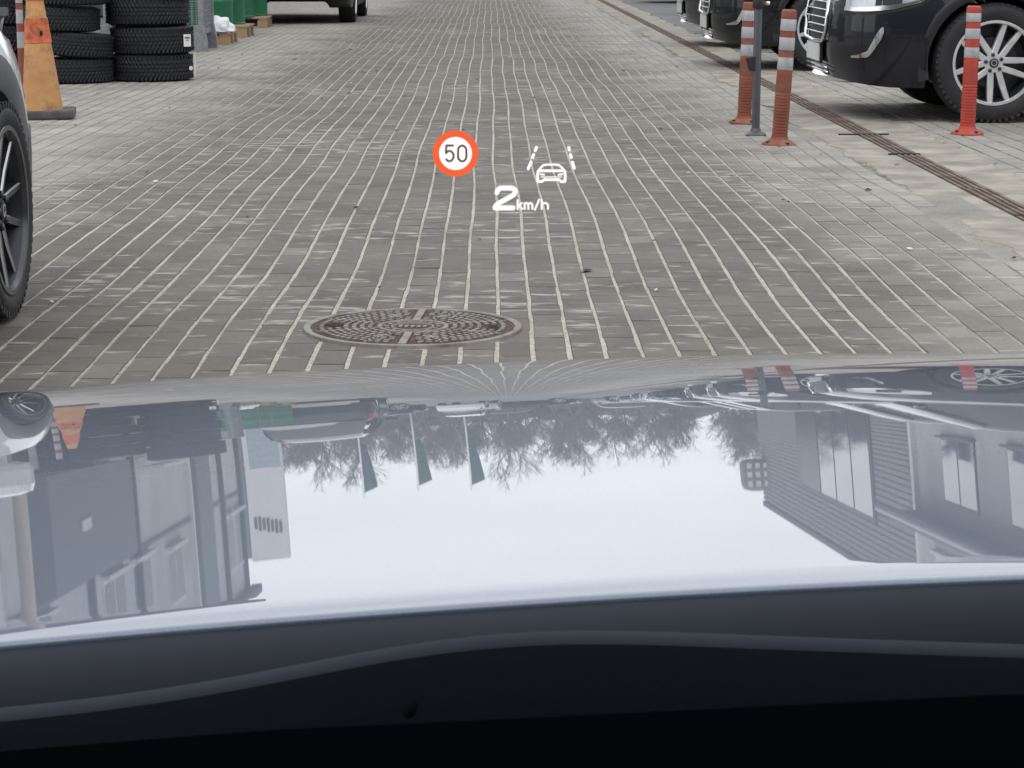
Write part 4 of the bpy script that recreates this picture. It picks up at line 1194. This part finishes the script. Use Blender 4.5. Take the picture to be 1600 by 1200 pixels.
# ------------------------------------------------------------------ buildings (seen in the bonnet)
def wall_box(name, lo, hi, mt, parent):
    mb = MB(); mb.box([(a + b) / 2 for a, b in zip(lo, hi)], [b - a for a, b in zip(lo, hi)]); return mb.build(name, mt, parent)
def facade_window(parent, X, face, y0, y1, z0, z1, mull=1, frame='trim_white', pane='pane'):
    """window on a wall x = X whose outside is towards face (+1 / -1)"""
    fr = wall_box('window', (min(X, X + face * .03), y0, z0), (max(X, X + face * .03), y1, z1), M[frame], parent)
    nw = (y1 - y0) / mull
    for k in range(mull):
        a, b = y0 + nw * k + .06, y0 + nw * (k + 1) - .06
        wall_box('pane', (min(X, X + face * .036), a, z0 + .07), (max(X, X + face * .036), b, z1 - .07), M[pane], fr)
    wall_box('sill', (min(X, X + face * .14), y0 - .08, z0 - .07), (max(X, X + face * .14), y1 + .08, z0 - .001), M[frame], fr)
LX = -6.2
lb = empty('workshop_building', (LX, 30, 0)); tag(lb, 'grey rendered workshop building mirrored on the left of the bonnet', 'building')
LI = Matrix.Translation((-LX, -30, 0))
def L(o): o.data.transform(LI); return o
def sub(root, M_, before):
    for o in root.children:
        if o.name not in before: pass
wall = wall_box('wall', (LX - 9, 20, 0), (LX, 47.5, 6.1), M['render_grey'], lb)
wall_box('roof', (LX - 9.2, 19.8, 6.1), (LX + .35, 47.9, 6.32), M['roof_dark'], lb)
wall_box('gutter', (LX, 19.8, 5.62), (LX + .22, 48.5, 5.80), M['roof_dark'], lb)
for (y0, y1, z0, z1) in ((44.9, 45.9, 3.8, 5.0), (46.3, 47.3, 3.8, 5.0), (37.1, 38.7, 3.75, 4.75), (33.6, 35.3, 3.6, 4.6), (31.2, 32.9, 3.6, 4.6), (26.0, 27.6, 3.6, 4.6)):
    facade_window(lb, LX, 1, y0, y1, z0, z1, 2, 'trim_white', 'pane_dull')
for (yy, w_, mt) in ((39.95, .16, 'trim_white'), (41.6, 1.9, 'shutter'), (34.1, .12, 'roof_dark'), (44.3, .10, 'roof_dark'), (47.3, .10, 'roof_dark'), (30.2, .12, 'roof_dark')):
    wall_box('downpipe' if w_ < 1 else 'stair_panel', (LX, yy - w_ / 2, .2), (LX + .10, yy + w_ / 2, 5.6), M[mt], lb)
sh = wall_box('dark_panel', (LX, 26.8, 1.65), (LX + .30, 32.7, 3.35), M['shutter'], lb)
wall_box('panel_sign', (LX + .302, 28.6, 2.5), (LX + .33, 29.2, 2.66), M['trim_white'], sh)
wall_box('shelf', (LX + .3, 30.2, 1.45), (LX + .7, 33.1, 1.52), M['trim_white'], lb)
wall_box('shelf', (LX + .3, 33.4, 1.66), (LX + .7, 36.2, 1.74), M['trim_white'], lb)
wall_box('shelf', (LX + .3, 33.4, 1.90), (LX + .7, 36.0, 1.98), M['trim_white'], lb)
wall_box('plinth', (LX, 20, 0), (LX + .06, 47.5, .5), M['roof_dark'], lb)
wall_box('band', (LX, 20, 3.40), (LX + .05, 47.5, 3.46), M['shutter'], lb)
for o in [lb] : pass
def localise(root):
    inv = Matrix.Translation(root.location).inverted()
    seen = set()
    for o in root.children_recursive:
        if o.data and o.data.name not in seen:
            seen.add(o.data.name); o.data.transform(inv)
localise(lb)
# white banner and beige pole at the far left of the mirror image
bnr = empty('white_banner', (-5.6, 22.3, 0)); tag(bnr, 'white vertical banner mirrored at the left end of the bonnet', 'banner')
mb = MB(); mb.box((0, 0, 2.4), (.03, .8, 3.6)); mb.build('cloth', M['trim_white'], bnr)
mb = MB(); mb.tube([(0, .43, 0), (0, .43, 4.4)], .03, 10); mb.build('mast', M['galv'], bnr)
bpo = MB(); bpo.lathe([(.085, 0), (.08, 5.8), (.0, 5.85)], 20, cap=False)
o = bpo.build('beige_pole', M['beige']); o.location = (-5.5, 23.5, 0); tag(o, 'thick beige pole mirrored beside the white banner', 'pole')

# pylon sign
py_ = empty('pylon_sign', (-7.3, 62, 0)); tag(py_, 'tall white and pale blue pylon sign mirrored beside the workshop corner', 'sign')
wall_box('panel', (-.55, -.2, .3), (.55, .2, 6.3), M['trim_white'], py_)
mb = MB(); mb.box((-.69, 0, 3.1), (.26, .42, 6.2)); mb.build('edge_panel', M['shutter'], py_)
mb = MB(); mb.box((.05, -.215, 1.9), (.9, .02, 3.1)); mb.build('blue_field', mat('pale_blue_panel', (.36, .43, .47), .5), py_)
for k in range(7):
    mb = MB(); mb.box((-.36 + .12 * k, -.215, 5.2 + .03 * k), (.075, .02, .40 if k % 2 else .34)); mb.build('letter', M['ink'], py_)

RX = 8.6
rb = empty('clad_building', (RX, 58, 0)); tag(rb, 'building with horizontal ribbed cladding and tall dark framed window mirrored right', 'building')
wall_box('wall', (RX, 45.2, 0), (RX + 12, 73, 6.55), M['siding'], rb)
sd_me = MB(); sd_me.box((0, 0, 0), (.05, 27.8, .11)); sd_m = sd_me.mesh('cladding_board', M['siding'])
for k in range(42):
    o = bpy.data.objects.new('cladding_board', sd_m); o.location = (RX - .028, 59.1, .12 + .154 * k); link(o, rb); o['_'] = 1; del o['_']
wall_box('roof_edge', (RX - .08, 45.1, 6.56), (RX + 12.1, 73.1, 6.72), M['roof_dark'], rb)
wn_ = wall_box('window', (RX - .10, 50.2, 1.0), (RX - .02, 63.0, 5.4), M['trim_dark'], rb)
for (a, b) in ((50.4, 53.0), (53.2, 55.8), (56.0, 58.6), (58.8, 62.8)): wall_box('pane', (RX - .115, a, 1.15), (RX - .05, b, 5.25), M['pane'] if a < 58 else M['pane_dull'], wn_)
wall_box('trim_strip', (RX - .10, 45.0, 0), (RX, 45.3, 6.5), M['trim_white'], rb)
for o in rb.children_recursive:
    if o.name.startswith('cladding_board'): o.location = (o.location.x - RX, o.location.y - 58, o.location.z)
sg_ = empty('wall_sign', (RX - .35, 72.2, 0)); tag(sg_, 'rounded sign box with white spots on the far corner of the clad building', 'sign')
mb = MB(); mb.bbox((0, 0, 5.55), (1.0, 1.2, 1.15), .25); mb.build('box', M['shutter'], sg_)
for r_ in range(3):
    for c_ in range(3):
        mb = MB(); mb.box((-.28 + .28 * c_, -.61, 5.2 + .33 * r_), (.16, .03, .2)); mb.build('spot', M['trim_white'], sg_)
done_ = {sd_m.name}
inv = Matrix.Translation(rb.location).inverted()
for o in rb.children_recursive:
    if o.data and o.data.name not in done_: done_.add(o.data.name); o.data.transform(inv)

r2 = empty('rendered_building', (RX, 36, 0)); tag(r2, 'pale rendered building with square windows mirrored at the right end', 'building')
wall_box('wall', (RX, 22, 0), (RX + 10, 45.0, 6.9), M['render_pale'], r2)
wall_box('roof', (RX - .2, 21.8, 6.9), (RX + 10, 45.0, 7.1), M['roof_dark'], r2)
for (y0, y1) in ((39.2, 42.2), (33.6, 36.6), (28.2, 31.2)): facade_window(r2, RX, -1, y0, y1, 2.7, 4.25, 2, 'trim_dark')
for (y0, y1) in ((41.0, 43.6), (35.0, 37.6)): facade_window(r2, RX, -1, y0, y1, 5.4, 6.5, 2, 'trim_white')
wall_box('canopy', (RX - .7, 22, 4.62), (RX, 45.0, 4.82), M['shutter'], r2)
mb = MB(); mb.tube([(RX - .78, 22, 4.60), (RX - .78, 45.6, 4.60)], .10, 10); mb.build('gutter_pipe', M['galv'], r2)
wall_box('door', (RX - .04, 37.2, 0), (RX, 38.5, 2.2), M['shutter'], r2)
wall_box('plinth', (RX - .05, 22, 0), (RX, 37.1, 1.1), M['shutter'], r2)
localise(r2)

# ------------------------------------------------------------------ flags and bare trees (seen in the bonnet)
def flag(x, y, hgt, label):
    e = empty('flag_pole', (x, y, 0)); tag(e, label, 'flag', 'green flags on white poles')
    mb = MB(); mb.tube([(0, 0, 0), (0, 0, hgt)], [.06, .035], 10); mb.build('mast', M['pole_white'], e)
    mb = MB(); rows = []
    for i in range(13):
        t = i / 12; z = hgt - .25 - 3.1 * t
        w_ = .64 * (1 - .62 * t)
        rows.append([Vector((.05 + w_ * k / 6, .10 * math.sin(k * 1.1 + t * 3), z - .25 * (k / 6) * (1 - t))) for k in range(7)])
    mb.grid(rows); mb.build('cloth', M['flag'], e)
flag(-7.2, 100, 7.3, 'leftmost green flag on a white pole mirrored in the bonnet')
flag(-4.6, 100, 7.2, 'middle green flag on a white pole mirrored in the bonnet')
flag(-2.1, 100, 7.4, 'rightmost green flag on a white pole mirrored in the bonnet')

def make_tree(seed, hgt):
    rr = random.Random(seed)
    e = bpy.data.objects.new('bare_tree', None); link(e)
    tr, crn = MB(), MB()
    def grow(p, d, ln, rad, lev):
        n_ = (6, 3, 3, 2, 2)[lev]
        pts = [p]; q = p.copy(); dd = d.copy()
        for i in range(n_):
            dd = (dd + Vector((rr.gauss(0, .10), rr.gauss(0, .10), .06))).normalized()
            q = q + dd * (ln / n_); pts.append(q.copy())
        (tr if lev == 0 else crn).tube(pts, [max(.0055, rad * (1 - .7 * i / n_)) for i in range(n_ + 1)], 6 if lev == 0 else (4 if lev < 2 else 3), smooth=True, cap=False)
        if lev >= 4: return
        for j in range((18, 7, 5, 4)[lev]):
            t = rr.uniform(.30, .98) if lev == 0 else rr.uniform(.25, 1.0)
            i = min(n_ - 1, int(t * n_)); a = pts[i].lerp(pts[i + 1], t * n_ - i)
            ax = Vector((rr.gauss(0, 1), rr.gauss(0, 1), rr.gauss(.2, .3))).normalized()
            nd = (dd + ax * rr.uniform(.5, 1.0)).normalized()
            grow(a, nd, (ln * (.42 - .2 * t) if lev == 0 else ln * rr.uniform(.38, .6)) * rr.uniform(.8, 1.2), max(.008, rad * (.42 if lev == 0 else .5)), lev + 1)
    grow(Vector((0, 0, 0)), Vector((rr.gauss(0, .05), rr.gauss(0, .05), 1)).normalized(), hgt * .86, hgt * .014, 0)
    tr.build('trunk', M['bark'], e); crn.build('crown', M['bark'], e)
    return e
tproto = [make_tree(11, 9.0), make_tree(23, 10.0), make_tree(37, 8.5)]
tlab = ['bare tree with wide twiggy crown in the row beyond the yard', 'tall bare tree with open crown in the row beyond the yard', 'low dense bare tree in the row beyond the yard']
k = 0
for i in range(66):
    x = -18 + 38 * (i + rng.uniform(.1, .9)) / 66
    yy = 118 + rng.uniform(0, 26)
    t_ = tproto[i % 3] if i < 3 else copy_tree(tproto[i % 3])
    t_.location = (x, yy, -.05); t_.rotation_euler = (0, 0, rng.uniform(0, 6.3)); s_ = rng.uniform(.58, .86); t_.scale = (s_, s_, s_)
    tag(t_, tlab[i % 3], 'tree', ('wide bare trees', 'tall bare trees', 'low bare trees')[i % 3])
hg = MB(); rows = []
for i in range(121):
    x = -40 + 80 * i / 120
    rows.append([Vector((x, 146 + .4 * noise.noise((x * .5, q, 1)), q * (3.6 + 1.2 * noise.noise((x * .35, 0, 4)) + .5 * noise.noise((x * 1.7, 0, 4))))) for q in (0, .35, .7, 1.0)] + [Vector((x, 150, 0))])
hg.grid(rows); tag(hg.build('thicket', mat('thicket_twigs', (.15, .142, .136), .95, var=.4, nscale=1.5, bump=.6, bscale=4)), 'grey brown thicket along the far end of the yard', 'thicket', kind='stuff')

# unseen dark brick block added behind the camera to darken the car flanks
bb = empty('unseen_brick_block', (0, -24, 0)); tag(bb, 'unseen dark brick block added behind the camera to darken reflections', 'building')
wall_box('wall', (-45, -6, 0), (45, 0, 13), mat('dark_brick', (.05, .038, .033), .9, var=.2, nscale=2), bb)
wall_box('roof', (-45.3, -6.3, 13), (45.3, .3, 13.4), M['roof_dark'], bb)
